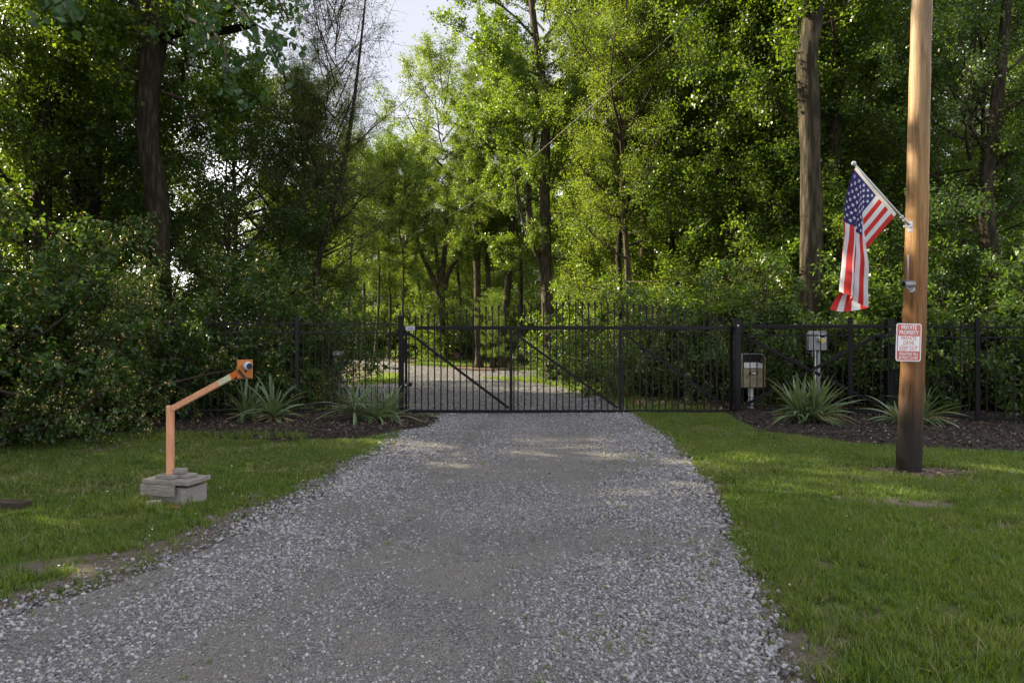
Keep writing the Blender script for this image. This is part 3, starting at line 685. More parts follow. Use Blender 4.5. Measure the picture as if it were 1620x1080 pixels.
mb = MB(); mb.box((.01, 0, .017), (.09, .002, .008)); mb.box((.01, 0, -.014), (.13, .002, .009)); s_ = mb.build('print', M['black_rough'], lab); s_.location = (0, -.003, 0)
t = thing('hanging_box', 'small dark red box hung on the gate pickets near its left end', 'box', at(722, 566, 14.86)); mb = MB()
mb.box((0, 0, .04), (.13, .05, .10), bev=.01); mb.box((0, 0, .10), (.09, .04, .03), bev=.006); mb.build('case', M['rust'], t); mb = MB(); mb.tube([(0, 0, .112), (0, -.03, .16), (0, -.08, .17)], .004, 6); mb.build('hook', M['black_rough'], t)
P_ = [at(628, 572, 14.9), at(700, 577.5, 14.95), at(770, 580.5, 15.0), at(828, 589, 15.1)]
mb = MB(); mb.tube(P_, .005, 6); tag(mb.build('tension_wire', M['black_rough']), 'thin slack wire strung behind the left part of the gate', 'wire')
t = thing('fence_sensor', 'small black box sensor clamped under the fence rail left of the gate', 'sensor', at(613.5, 531, 14.45)); mb = MB(); mb.box((0, 0, 0), (.1, .06, .08), bev=.01); mb.build('housing', M['black_rough'], t)
mb = MB(); mb.box((.02, 0, .055), (.03, .03, .035)); mb.build('clamp', M['black'], t)

# ------------------------------------------------------------------ boxes behind the fence
t = thing('intercom_pedestal', 'weathered tan and grey control box on a white pipe by the right gate post', 'control box', (*G(1188, 648), 0)); t.location = (5.42, 15.5, gh(5.42, 15.5))
def arch(w, h, d, rr_, n=5):
    pts = [(-w/2, 0), (w/2, 0)]+[(w/2-rr_+rr_*math.cos(a), h-rr_+rr_*math.sin(a)) for a in np.linspace(0, math.pi/2, n)]+[(-w/2+rr_-rr_*math.sin(a), h-rr_+rr_*math.cos(a)) for a in np.linspace(0, math.pi/2, n)]
    m = len(pts); vs = [(x, -d/2, z) for x, z in pts]+[(x, d/2, z) for x, z in pts]
    return vs, [tuple(range(m)), tuple(range(2*m-1, m-1, -1))]+[(i, i+m, (i+1) % m+m, (i+1) % m) for i in range(m)]
def archpart(name, w, h, d, r_, loc, mat, par, bevel=0):
    mb = MB(); mb.add(*arch(w, h, d, r_)); o = mb.build(name, M[mat], par); o.location = loc; return o
archpart('housing', .56, .76, .26, .08, (0, 0, .54), 'grey_paint', t)
archpart('side_panel', .045, .70, .27, .01, (-.245, -.01, .55), 'tan_metal', t); archpart('side_panel', .03, .70, .27, .01, (.262, -.01, .55), 'tan_metal', t)
archpart('hood', .46, .30, .04, .07, (.0, -.14, .99), 'black_rough', t)
archpart('lower_panel', .44, .42, .05, .01, (-.005, -.145, .555), 'tan_metal', t)
f = archpart('control_strip', .42, .12, .05, .01, (0, -.16, .985), 'white_paint', t); mb = MB(); mb.tube([(.07, -.027, .06), (.07, -.032, .06)], .022, 12); mb.build('keyhole', M['black_rough'], f)
f = archpart('handle_plate', .20, .06, .02, .01, (0, -.18, .835), 'rust', t); mb = MB(); mb.box((0, -.015, .03), (.10, .012, .035), bev=.003); mb.build('handle', M['white_paint'], f)
mb = MB(); mb.tube([(0, 0, -.05), (0, 0, .55)], .058, 14); mb.build('pipe', M['white_paint'], t); mb = MB(); mb.tube([(0, 0, .30), (0, 0, .315)], .062, 14); mb.build('clamp_ring', M['black_rough'], t)
t = thing('rusty_rod', 'rusty steel rod standing in front of the tan control box', 'rod', (5.60, 15.2, gh(5.6, 15.2))); mb = MB(); mb.box((0, 0, .62), (.035, .035, 1.28), bev=.003); mb.build('shaft', M['rust'], t)
mb = MB(); mb.box((-.02, 0, 1.14), (.09, .045, .10), bev=.008); mb.build('bracket', M['rust'], t)

X = (1292-810)/1080*15.6
t = thing('electric_meter', 'grey electric meter box on a conduit behind the fence left of the flag', 'electric meter', (X, 15.6, gh(X, 15.6)))
z0 = CAMZ+(540-551)/1080*15.6; z1 = CAMZ+(540-520.5)/1080*15.6
mb = MB(); mb.box((.02, 0, (z0+z1)/2), (.37, .14, z1-z0), bev=.012); bx_ = mb.build('meter_box', M['grey_paint'], t)
mb = MB(); mb.box((-.19, .0, (z0+z1)/2-.02), (.035, .15, z1-z0-.04), bev=.005); mb.build('side_flange', M['grey_paint'], t)
zc = (z0+z1)/2+.045
mb = MB(); mb.tube([(.06, -.07, zc), (.06, -.10, zc)], .115, 24); mb.build('meter_ring', M['zinc'], t)
mb = MB(); mb.tube([(.06, -.10, zc), (.06, -.135, zc), (.06, -.155, zc)], [.095, .09, .06], 24); gl = mb.build('meter_glass', M['zinc'], t)
mb = MB(); mb.add([(.06+.088*math.cos(a), -.1575+.0, zc-.01+.075*math.sin(a)) for a in np.linspace(math.pi, 2*math.pi, 12)], [tuple(range(12))]); mb.build('meter_label', M['yellow_label'], t)
mb = MB(); mb.box((.06, -.158, zc+.04), (.11, .006, .035), bev=.002); mb.build('dial', M['black_rough'], t)
mb = MB(); mb.tube([(.045, 0, -.05), (.045, 0, z0)], .042, 14); mb.build('conduit', M['grey_paint'], t)
mb = MB(); mb.tube([(-.04, -.02, -.05), (-.04, -.02, z0)], .016, 8); mb.build('ground_pipe', M['white_paint'], t)
mb = MB(); mb.box((-.10, -.02, z0-.07), (.035, .03, .14), bev=.004); mb.build('tag_plate', M['grey_paint'], t)
# blue pedestal hidden in the leaves left of the clearing
X = (536-810)/1080*17.0
t = thing('blue_pedestal', 'blue grey box with a pale number plate half hidden in leaves behind the left fence', 'box', (X, 17.0, gh(X, 17.0)))
mb = MB(); mb.box((0, 0, 1.06), (.20, .30, .36), bev=.012); mb.build('box', M['blue_paint'], t); mb = MB(); mb.add(*arch(.22, .10, .34, .04)); o = mb.build('lid', M['zinc'], t); o.location = (0, 0, 1.235)
mb = MB(); mb.box((-.01, -.156, 1.10), (.15, .01, .13), bev=.002); pl = mb.build('number_plate', M['cream'], t)
mb = MB()
for i in range(2):
    for j in range(3): mb.box((-.05+j*.04, -.163, 1.13-i*.055), (.022, .003, .022))
mb.build('print', M['rust'], pl)
mb = MB(); mb.box((0, 0, .42), (.09, .09, .95), bev=.006); mb.build('post', M['grey_wood'], t)

# ------------------------------------------------------------------ yuccas
def leaf_blade(L, W, arch_, seed):
    r = random.Random(seed); V = []; n = 7; T = []
    for i in range(n+1):
        t = i/n; w = W*(.55+.75*t-.1)*(1 if t < .35 else 1-((t-.35)/.65)**1.7)+.002; w = max(.0015, w)/2
        ang = arch_*t**1.6; x = L*(t*math.cos(ang*.55)); z = L*t*.0-L*arch_*.36*t**2.2
        x = L*t*(1-.10*abs(arch_)*t); V += [(x, -w, z+w*.55), (x, 0, z), (x, w, z+w*.55)]
    F = []
    for i in range(n):
        b = i*3; F += [(b, b+1, b+4, b+3), (b+1, b+2, b+5, b+4)]; T += [t*.2+r.uniform(.2, .7)]*2
    return arr_mesh('leaf', V, F, M['yucca'], tint=T, smooth=True)
BL = [leaf_blade(.62+.05*(i % 4), .048+.005*(i % 3), [.25, .5, .9, 1.35, .7, 1.8, .35, 1.1][i % 8], i) for i in range(16)]
BLY = [leaf_blade(.6, .045, .3, 50+i) for i in range(3)]
for b_ in BLY:
    a = b_.attributes['tint']; a.data.foreach_set('value', np.full(len(b_.polygons), .95, np.float32))
M['yucca_dry'] = simple('dead_yucca_leaf', (.26, .19, .09), .8, 0, .3, 8)
DRY = BL[3].copy(); DRY.name = 'leaf'; DRY.materials.clear(); DRY.materials.append(M['yucca_dry'])
def yucca(label, X, Y, z, n, sc, heads=((0, 0),), lo=5, hi=80, seed=0, bright=0, group='yuccas in the mulch beds'):
    t = thing('yucca', label, 'yucca', (X, Y, z)); r = random.Random(seed); t.rotation_euler = (r.gauss(0, .06), r.gauss(0, .09), 0)
    mb = MB()
    for hx, hy in heads: mb.tube([(hx, hy, -.03), (hx, hy, .06), (hx, hy, .10)], [.05, .05, .02], 8)
    mb.build('stem', M['twig'], t)
    for i in range(n):
        h = heads[i % len(heads)]; f = i/n; el = R(min(88, lo+(hi-lo)*(f**.8)+r.gauss(0, 12))); az = i*2.39996+r.gauss(0, .55)+.35*math.sin(i*.9)
        flop = f < .55; me = BL[r.choice([2, 3, 5, 7, 10, 11, 13, 15] if flop else [0, 1, 4, 6, 8, 9, 12, 14])]
        o = mesh_obj('leaf', me, t); o.location = (h[0], h[1], .06+.04*f); o.rotation_euler = (r.gauss(0, .25), -el, az); s = sc*r.uniform(.55, 1.2); o.scale = (s, s*1.1, s)
    for i in range(4+n//18):
        h = r.choice(heads); o = mesh_obj('leaf', DRY, t); o['label'] = 'dead brown drooping leaf'; o.location = (h[0], h[1], .06); o.rotation_euler = (r.gauss(0, .5), -R(r.uniform(5, 35)), r.uniform(0, 6.28)); q = sc*r.uniform(.5, .85); o.scale = (q, q*.7, q)
    for i in range(bright):
        o = mesh_obj('leaf', BLY[i % 3], t); o['label'] = 'upright bright green leaf' ; o.location = (heads[-1][0]+r.gauss(0, .02), heads[-1][1], .08); o.rotation_euler = (0, -R(r.uniform(72, 88)), r.uniform(0, 6.28)); o.scale = (sc,)*3
    return t
def bedz(px, py, f): 
    g = G(px, py); return g[0], g[1], float(f(np.array([g[0]]), np.array([g[1]]))[0])
x, y, z = bedz(384, 668, zL); yucca('pointed grey green yucca, leftmost in the mulch, below the orange sensor plate', x, y, z, 60, 1.12, ((0, 0), (.1, .05)), 8, 84, 1)
x, y, z = bedz(434, 671, zL); yucca('spiky yucca right beside the leftmost one, fanned upright', x, y, z, 62, 1.15, ((0, 0),), 2, 74, 2)
x, y, z = bedz(583, 672, zL); yucca('wide floppy dark yucca at the foot of the left gate post', x, y, z, 120, 1.08, ((-.28, 0), (.12, -.1), (.35, .1)), 0, 78, 3, 3)
x, y, z = bedz(1282, 674, zR); yucca('largest bushy yucca in front of the fence below the grey meter box', x, y, z, 200, 1.16, ((-.22, 0), (.18, .1), (0, -.12)), 0, 84, 4)
x, y, z = bedz(1446, 676, zR); yucca('yucca half hidden behind the foot of the wooden pole', x, y, z, 96, 1.08, ((-.25, 0), (.25, .1), (.18, 0)), 2, 66, 5, 8)

# ------------------------------------------------------------------ utility pole with sign, camera, flag
PB = Vector((*G(1437.5, 741), 0)); PB.z = gh(PB.x, PB.y); PY = PB.y
top = at(1470, -330, PY)
pole = thing('utility_pole', 'leaning round wooden utility pole with blackened foot on the right lawn', 'utility pole', PB)
n = 40; ln = (top-PB).length; V = []; ns = 28
for i in range(n+1):
    t = i/n; c = (top-PB)*t; c.x += .012*math.sin(t*7); r_ = .142-.040*t**.8+.002*math.sin(i*1.7)
    for k in range(ns):
        a = 2*math.pi*k/ns; q = r_*(1+.012*math.sin(3*a+i*.15)+.008*math.sin(7*a-i*.1)); V.append((c.x+q*math.cos(a), c.y+q*math.sin(a), c.z-.05*(i == 0)))
F_ = [(i*ns+k, i*ns+(k+1) % ns, (i+1)*ns+(k+1) % ns, (i+1)*ns+k) for i in range(n) for k in range(ns)]
me = arr_mesh('shaft', V, F_, M['pole'], smooth=True); mesh_obj('shaft', me, pole)
mb = MB(); c = top-PB; mb.tube([c+Vector((0, 0, -.005)), c+Vector((0, 0, .02))], .104, 20); mb.build('top_cap', M['grey_wood'], pole)
def pole_c(z):
    t = (z-PB.z)/(top.z-PB.z); return PB.x+(top.x-PB.x)*t+.012*math.sin(t*7), PB.y, .142-.040*max(0, t)**.8
x, y, r_ = pole_c(2.66); mb = MB(); mb.tube([(x-r_*.97, y-r_*.35, z) for z in (2.18, 2.42, 2.60)], .009, 6); tag(mb.build('conduit_strip', M['white_plastic']), 'short thin white conduit on the left side of the wooden pole above the camera', 'conduit')

def text_mesh(s, w, h, mat, bold=0.0, sx=None):
    cu = bpy.data.curves.new('text', 'FONT'); cu.body = s; cu.align_x = 'CENTER'; cu.align_y = 'CENTER'; cu.offset = bold; cu.resolution_u = 3; cu.extrude = .0
    o = bpy.data.objects.new('text', cu); COL.objects.link(o); bpy.context.view_layer.update()
    me = bpy.data.meshes.new_from_object(o.evaluated_get(bpy.context.evaluated_depsgraph_get())); bpy.data.objects.remove(o)
    me.name = 'lettering'; me.materials.clear(); me.materials.append(M[mat])
    co = np.empty(len(me.vertices)*3, np.float32); me.vertices.foreach_get('co', co); co = co.reshape(-1, 3)
    mn = co.min(0); mxx = co.max(0); c = (mn+mxx)/2; sz = mxx-mn
    co = np.c_[(co[:, 0]-c[0])/sz[0]*w, np.zeros(len(co)), (co[:, 1]-c[1])/sz[1]*h]; me.vertices.foreach_set('co', co.astype(np.float32).ravel()); me.update()
    return me
SGY = PY-.150; sc_ = at(1437.5, 541.5, SGY); SW, SH = .302, .452
sign = thing('private_property_sign', 'red and white metal sign reading private property keep out on the wooden pole', 'sign', sc_); sign.rotation_euler = (0, R(1.6), R(0))
def rrect(w, h, r_, y, d, seg=6):
    pts = []
    for cx, cz, a0 in ((w/2-r_, h/2-r_, 0), (-w/2+r_, h/2-r_, 90), (-w/2+r_, -h/2+r_, 180), (w/2-r_, -h/2+r_, 270)):
        pts += [(cx+r_*math.cos(R(a0+k*90/seg)), cz+r_*math.sin(R(a0+k*90/seg))) for k in range(seg+1)]
    m = len(pts); vs = [(px_, y, pz_) for px_, pz_ in pts]+[(px_, y+d, pz_) for px_, pz_ in pts]
    return vs, [tuple(range(m)), tuple(range(2*m-1, m-1, -1))]+[(i, i+m, (i+1) % m+m, (i+1) % m) for i in range(m)]
mb = MB(); mb.add(*rrect(SW, SH, .030, 0, .003)); mb.build('plate', M['sign_white'], sign)
mb = MB(); mb.add(*rrect(SW-.024, SH-.024, .022, -.0012, .001)); mb.build('red_field', M['sign_red'], sign)
mb = MB(); mb.box((0, -.0016, .1465), (SW-.040, .0008, .135), bev=0); mb.build('faded_top_field', M['sign_red_faded'], sign)
mb = MB(); mb.box((0, -.0026, -.0135), (SW-.044, .0010, .180)); mb.build('white_panel', M['sign_white'], sign)
for s, w, h, z, m_, bo in (('PRIVATE', .185, .050, .180, 'sign_white', .02), ('PROPERTY', .232, .050, .118, 'sign_white', .02), ('PRIVATE', .180, .044, .050, 'sign_red', .014), ('DRIVE', .128, .044, -.004, 'sign_red', .014),
                        ('KEEP OUT', .214, .046, -.070, 'sign_red', .014), ('VIOLATORS WILL', .232, .038, -.136, 'sign_white', .015), ('BE PROSECUTED', .226, .038, -.184, 'sign_white', .015)):
    o = mesh_obj('lettering', text_mesh(s, w, h, m_, bo), sign); o.location = (0, -.0038, z)
mb = MB(); mb.box((0, -.0036, -.036), (.20, .0006, .004)); mb.build('rule_line', M['sign_red'], sign)
for z in (.176, -.186): mb = MB(); mb.tube([(0.002, -.008, z), (0.002, .0, z)], .0075, 10); mb.build('screw', M['black_rough'], sign)

# security camera
x, y, r_ = pole_c(2.17); c0 = Vector((x-r_*.72, y-r_*.72, at(1440, 459, PY).z))
t = thing('security_camera', 'small grey bullet camera pointing left from the wooden pole', 'security camera', c0)
mb = MB(); mb.tube([(.012, .012, 0), (-.012, -.012, 0)], .036, 16); mb.build('mount_plate', M['zinc'], t)
mb = MB(); mb.tube([(-.01, -.01, 0), (-.05, -.035, -.004), (-.085, -.05, .01), (-.095, -.055, .035)], .012, 8); mb.build('arm', M['zinc'], t)
mb = MB(); ax = Vector((-.93, -.36, -.06)).normalized(); c1 = Vector((-.075, -.06, .062)); mb.tube([c1-ax*.085, c1-ax*.08, c1+ax*.075, c1+ax*.08], [.028, .036, .036, .033], 18); mb.build('body', M['grey_paint'], t)
mb = MB(); mb.tube([c1+ax*.081, c1+ax*.086], .027, 16); mb.build('lens', M['lens'], t)
mb = MB(); mb.box(c1+Vector((-.015, 0, .036)), (.19, .075, .006), Matrix.Rotation(math.atan2(.36, .93), 3, 'Z'), bev=.002); mb.build('sun_shield', M['grey_paint'], t)

# flag staff
T0 = at(1350.5, 258.5, 7.74); T1 = at(1439, 357, 8.20)
staff = thing('flag_staff', 'white angled flag staff with ball end bracketed to the wooden pole', 'flag staff', T1)
d = T0-T1; ax = d.normalized()
mb = MB(); mb.tube([ax*.02, ax*(d.length*.5), d-ax*.02], [.0125, .012, .011], 12); mb.build('rod', M['white_paint'], staff)
mb = MB(); mb.tube([d+ax*q for q in (-.03, -.022, -.01, 0.004, .018, .026)], [.008, .02, .027, .027, .018, .002], 14); mb.build('ball_end', M['white_plastic'], staff)
mb = MB(); mb.tube([ax*-.01, ax*.13], .018, 12); mb.build('socket', M['zinc'], staff)
mb = MB(); mb.box((.018, .015, -.01), (.05, .018, .13), rotz(-.7), bev=.003); mb.box((-.03, -.01, -.01), (.09, .02, .03), rotz(-.2), bev=.003); mb.build('bracket_plate', M['zinc'], staff)
for q in (.10, .17): mb = MB(); mb.tube([ax*q, ax*(q+.012)], .021, 10); mb.build('clip_ring', M['zinc'], staff)
mb = MB(); mb.tube([ax*.15, ax*.15+Vector((-.03, 0, -.035)), ax*.15+Vector((-.07, -.01, -.03))], .005, 6); mb.build('clip', M['black_rough'], staff)

# flag
H0 = at(1351.5, 268, 7.80); H1 = at(1414.5, 343, 8.09); FLY = 1.37
pm_ = 7.9/1080
hdir = (H1-H0); d1 = Vector((-48, 0, -56)).normalized()
VT = np.array([0, .11, .25, .34, .62, .80, 1.0]); XT = np.array([1336, 1330, 1344, 1347, 1370, 1346, 1321.]); DT = np.array([-.07, .0, .11, -.01, .11, -.04, -.10])
def flag_pt(u, v):
    h = H0+hdir*v; hx = 1351.5+63*v
    L1 = max(0.0, (hx-1361.5))*1.50*pm_
    bow = -.03*math.sin(math.pi*min(1, v))
    if u <= L1:
        p = h+d1*u; p.y += bow*math.sin(u/max(L1, .01)*math.pi*.5); return p
    fp = h+d1*L1; fp.y += bow*(1 if L1 > 0 else 0); r_ = u-L1; T = FLY-L1; q = r_/T; qs = min(1, q*1.0)**(.62+.35*v)
    xb = (np.interp(v, VT, XT)-810)/1080*7.9; dep = 7.93-np.interp(v, VT, DT)*(.35+.65*q)
    dx = xb-fp.x; dy = (dep-fp.y)*min(1, r_/.3); dz = math.sqrt(max(.01, T*T-dx*dx-.04*T*T))
    x_ = fp.x+dx*qs+.006*math.sin(r_*8+v*6)*min(1, r_*4); y_ = fp.y+dy+(.012*math.sin(r_*6.5+v*11)+.007*math.sin(r_*15+v*4))*min(1, r_*4)
    return Vector((x_, y_, fp.z-dz*q))
flag = thing('american_flag', 'red white and blue striped flag with stars hanging limp from the angled staff', 'flag', H0)
NU, NV = 72, 52; V = []; F_ = []; Mi = []
for i in range(NU+1):
    for j in range(NV+1): V.append(flag_pt(FLY*i/NU, j/NV)-H0)
CU = .40*FLY
for i in range(NU):
    for j in range(NV):
        F_.append((i*(NV+1)+j, (i+1)*(NV+1)+j, (i+1)*(NV+1)+j+1, i*(NV+1)+j+1)); s_ = int((j+.5)/NV*13)
        Mi.append(2 if (FLY*(i+.5)/NU < CU and s_ < 7) else (0 if s_ % 2 == 0 else 1))
me = arr_mesh('cloth', V, F_, [M['f_red'], M['f_white'], M['f_blue']], midx=Mi, smooth=True); mesh_obj('cloth', me, flag)
hd = Vector((hdir.x, hdir.y, hdir.z)).normalized(); V = []
for v in (0, .25, .5, .75, 1): p = H0+hdir*v-H0; V += [p, p-d1*.045]
mb = MB(); mb.add(V, [(i*2, i*2+2, i*2+3, i*2+1) for i in range(4)]); mb.build('header_band', M['f_head'], flag)
mb = MB(); p = -d1*.03; q_ = (T0-H0)*.85; mb.tube([p, (p+q_)/2, q_], .004, 6); mb.build('clip_cord', M['zinc'], flag)
V = []; F_ = []; sr = .026
for row in range(9):
    for c in range(6 if row % 2 == 0 else 5):
        uu = CU*((c*2+(1 if row % 2 == 0 else 2))/12); vv = (7/13)*((row+1)/10); 
        p = flag_pt(uu, vv); du = (flag_pt(uu+.01, vv)-p); dv = (flag_pt(uu, vv+.012)-p)
        if du.length < 1e-6 or dv.length < 1e-6: continue
        nn_ = du.cross(dv).normalized()
        for sgn in (1, -1):
            b0 = len(V); V.append(p-H0+nn_*sgn*.004)
            for k in range(10):
                a = math.pi*k/5; rr_ = sr if k % 2 == 0 else sr*.4
                q = flag_pt(max(0, uu+rr_*math.sin(a)), max(0, vv+rr_*math.cos(a)*-1/.84)); V.append(q-H0+nn_*sgn*.004)
            F_ += [(b0, b0+1+k, b0+1+(k+1) % 10) for k in range(10)]
me = arr_mesh('stars', V, F_, [M['f_star']]); mesh_obj('stars', me, flag, 'stuff')

# overhead cable
A = Vector((top.x-.05, top.y, 8.15)); 
ctrl = [(1400, -270, 8.6), (1230, -105, 10.4), (1105, 13, 12.6), (1032, 84, 14.6), (948, 157, 18), (857, 237, 24), (745, 322, 33), (700, 347, 40), (600, 385, 50)]
mb = MB(); pts = [A]+[at(*c) for c in ctrl]; P2 = []
for i in range(len(pts)-1):
    for k in range(4): P2.append(pts[i].lerp(pts[i+1], k/4))
mb.tube(P2+[pts[-1]], [.006]*5+[.0085]*(len(P2)-4), 6); tag(mb.build('overhead_cable', M['cable']), 'thin pale cable running from the wooden pole over the gate to far trees', 'cable')

# ------------------------------------------------------------------ orange sensor post on its wooden plinth
bx, by = -3.22, 6.60; gz_ = gh(bx, by)+.0
ps = thing('sensor_post', 'faded orange angled post with sensor plate on a grey wooden plinth', 'sensor post', (bx, by, gz_)); ps.rotation_euler = (0, 0, R(-14))
def plank(name, c, size, mat='grey_wood', rz=0, par=ps, tilt=0):
    if mat in ('grey_wood', 'block'): c = (c[0]*.86, c[1]*.86, c[2]); size = (size[0]*.86, size[1]*.86, size[2]*1.0)
    mb = MB(); mb.box((0, 0, 0), size, bev=.004); o = mb.build(name, M[mat], par); o.location = c; o.rotation_euler = (tilt, 0, rz); return o
plank('block', (-.02, 0, .085), (.44, .32, .19), 'block'); plank('block', (.215, -.02, .085), (.05, .36, .185), 'block')
plank('leg', (-.25, -.13, .07), (.035, .06, .15)); 
plank('fascia_board', (-.10, -.205, .155), (.44, .035, .105))
plank('deck_board', (-.175, -.07, .232), (.27, .28, .040)); plank('deck_board', (.125, -.09, .230), (.325, .235, .042), rz=.01)
plank('deck_board', (.10, .105, .231), (.36, .145, .040)); plank('deck_board', (-.20, .13, .231), (.22, .11, .038))
plank('footing_board', (-.06, -.06, .271), (.23, .20, .036), rz=.03); plank('footing_board', (.085, -.0, .270), (.19, .16, .034), rz=-.02)
plank('wedge', (.035, -.02, .315), (.13, .09, .048), rz=.06)
post_ = plank('post', (-.005-.05, -.05, .615), (.060, .060, .66), 'faded_orange', rz=R(22))
# arm
Minv = ps.matrix_basis.inverted(); a0 = Minv@at(273.5, 646, 6.52); a1 = Minv@at(379, 589, 6.40); ad = (a1-a0)
def seg(name, t0, t1, mat):
    p = a0+ad*t0; q = a0+ad*t1; dd = q-p; mb = MB(); rot = dd.to_track_quat('X', 'Z').to_matrix(); mb.box((0, 0, 0), (dd.length, .048, .056), rot, bev=.003)
    o = mb.build(name, M[mat], ps); o.location = (p+q)/2; return o
seg('arm', -.0, .70, 'faded_orange'); seg('arm_band', .7005, .885, 'cream'); seg('arm_band', .8855, 1.0, 'orange')
# sensor plate
pc = Minv@at(387.5, 584, 6.36)
plate = plank('sensor_plate', pc, (.150, .016, .178), 'orange_plate', rz=R(62)); 
mb = MB(); mb.box((-.035, -.0095, -.045), (.030, .002, .105), Matrix.Rotation(R(-42), 3, 'Y')); mb.box((0, -.0092, -.078), (.12, .0015, .006)); mb.build('dark_band', M['dark_mark'], plate)  # dark brown diagonal band and a thin line across the plate
mb = MB(); mb.tube([(.012, -.008, .030), (.012, -.016, .030), (.012, -.034, .030), (.012, -.055, .030), (.012, -.062, .030)], [.030, .040, .042, .036, .030], 20); mb.build('sensor_housing', M['white_plastic'], plate)
mb = MB(); mb.tube([(.012, -.0625, .030), (.012, -.0640, .030)], .0295, 18); mb.build('sensor_face', M['lens'], plate)
mb = MB(); mb.box((.0, -.012, -.018), (.012, .008, .02)); mb.build('screw', M['black_rough'], plate)
g = G(244, 803); t = thing('loose_block', 'small grey broken block lying at the foot of the wooden plinth', 'block', (g[0], g[1], gh(*g))); mb = MB(); mb.box((0, 0, .035), (.13, .09, .085), rotz(.5), bev=.006); mb.build('block', M['block'], t)
g = G(263, 804); t = thing('terracotta_shards', 'flat orange broken shards lying beside the wooden plinth', 'shard', (g[0], g[1], gh(*g)))
for k, (dx, dy, w_, l_, a) in enumerate([(-.05, 0, .10, .07, .3), (.05, .02, .12, .05, -.2), (.0, -.035, .07, .05, .9)]):
    mb = MB(); mb.box((dx, dy, .016+.004*k), (w_, l_, .018), rotz(a), bev=.005); mb.build('shard', M['orange_stone'], t)
g = G(14, 797); t = thing('old_sleeper', 'dark rotten timber lying in the grass at the left edge', 'timber', (g[0], g[1], gh(*g))); mb = MB(); mb.box((-.25, 0, .035), (.95, .12, .085), rotz(-.12), bev=.008); mb.build('timber', M['dark_wood'], t)
# ------------------------------------------------------------------ trees and shrubs
def unit(v): 
    n = np.linalg.norm(v, axis=-1, keepdims=True); return v/np.maximum(n, 1e-9)
def leaves_mesh(name, P, D, L, W, mat, r, updroop=.35, spread=.9, nvert=4):
    """P centres, D rough outward directions; one folded kite per leaf"""
    n = len(P)
    A = unit(D*.7+r.normal(0, spread, (n, 3))+np.array([0, 0, -updroop]))          # tip direction
    Nn = unit(r.normal(0, .75, (n, 3))+np.array([0, 0, .8])); S = unit(np.cross(A, Nn)); Nn = np.cross(S, A)
    sz = r.uniform(.65, 1.25, (n, 1)); l = L*sz; w = W*sz*r.uniform(.85, 1.15, (n, 1))
    if nvert == 4:
        V = np.stack([P, P+A*l*.42+S*w*.5+Nn*w*.13, P+A*l-Nn*l*.10, P+A*l*.42-S*w*.5+Nn*w*.13], 1).reshape(-1, 3)
        F = np.arange(4*n).reshape(n, 4); tint = np.repeat(np.clip(r.normal(.45, .22, n), 0, 1), 1)
    else:       # rounder leaf: two quads hinged on the midrib
        V = np.stack([P, P+A*l*.28+S*w*.5+Nn*w*.14, P+A*l*.66+S*w*.42+Nn*w*.10, P+A*l-Nn*l*.12, P+A*l*.66-S*w*.42+Nn*w*.10, P+A*l*.28-S*w*.5+Nn*w*.14], 1).reshape(-1, 3)
        b = np.arange(n)[:, None]*6; F = np.concatenate([b+np.array([0, 1, 2, 3]), b+np.array([0, 3, 4, 5])], 1).reshape(-1, 4)
        tint = np.repeat(np.clip(r.normal(.45, .22, n), 0, 1), 2)
    return arr_mesh(name, V, F, mat, tint=tint)

def wob(p, d, L, n, r, bend=.12, lift=0.0):
    pts = [np.array(p, float)]; d = unit(np.array(d, float))
    for i in range(n):
        d = unit(d+r.normal(0, bend, 3)+np.array([0, 0, lift])); pts.append(pts[-1]+d*L/n)
    return pts
def along(pts, t):
    q = t*(len(pts)-1); i = min(int(q), len(pts)-2); f = q-i
    return pts[i]*(1-f)+pts[i+1]*f, unit(pts[i+1]-pts[i])

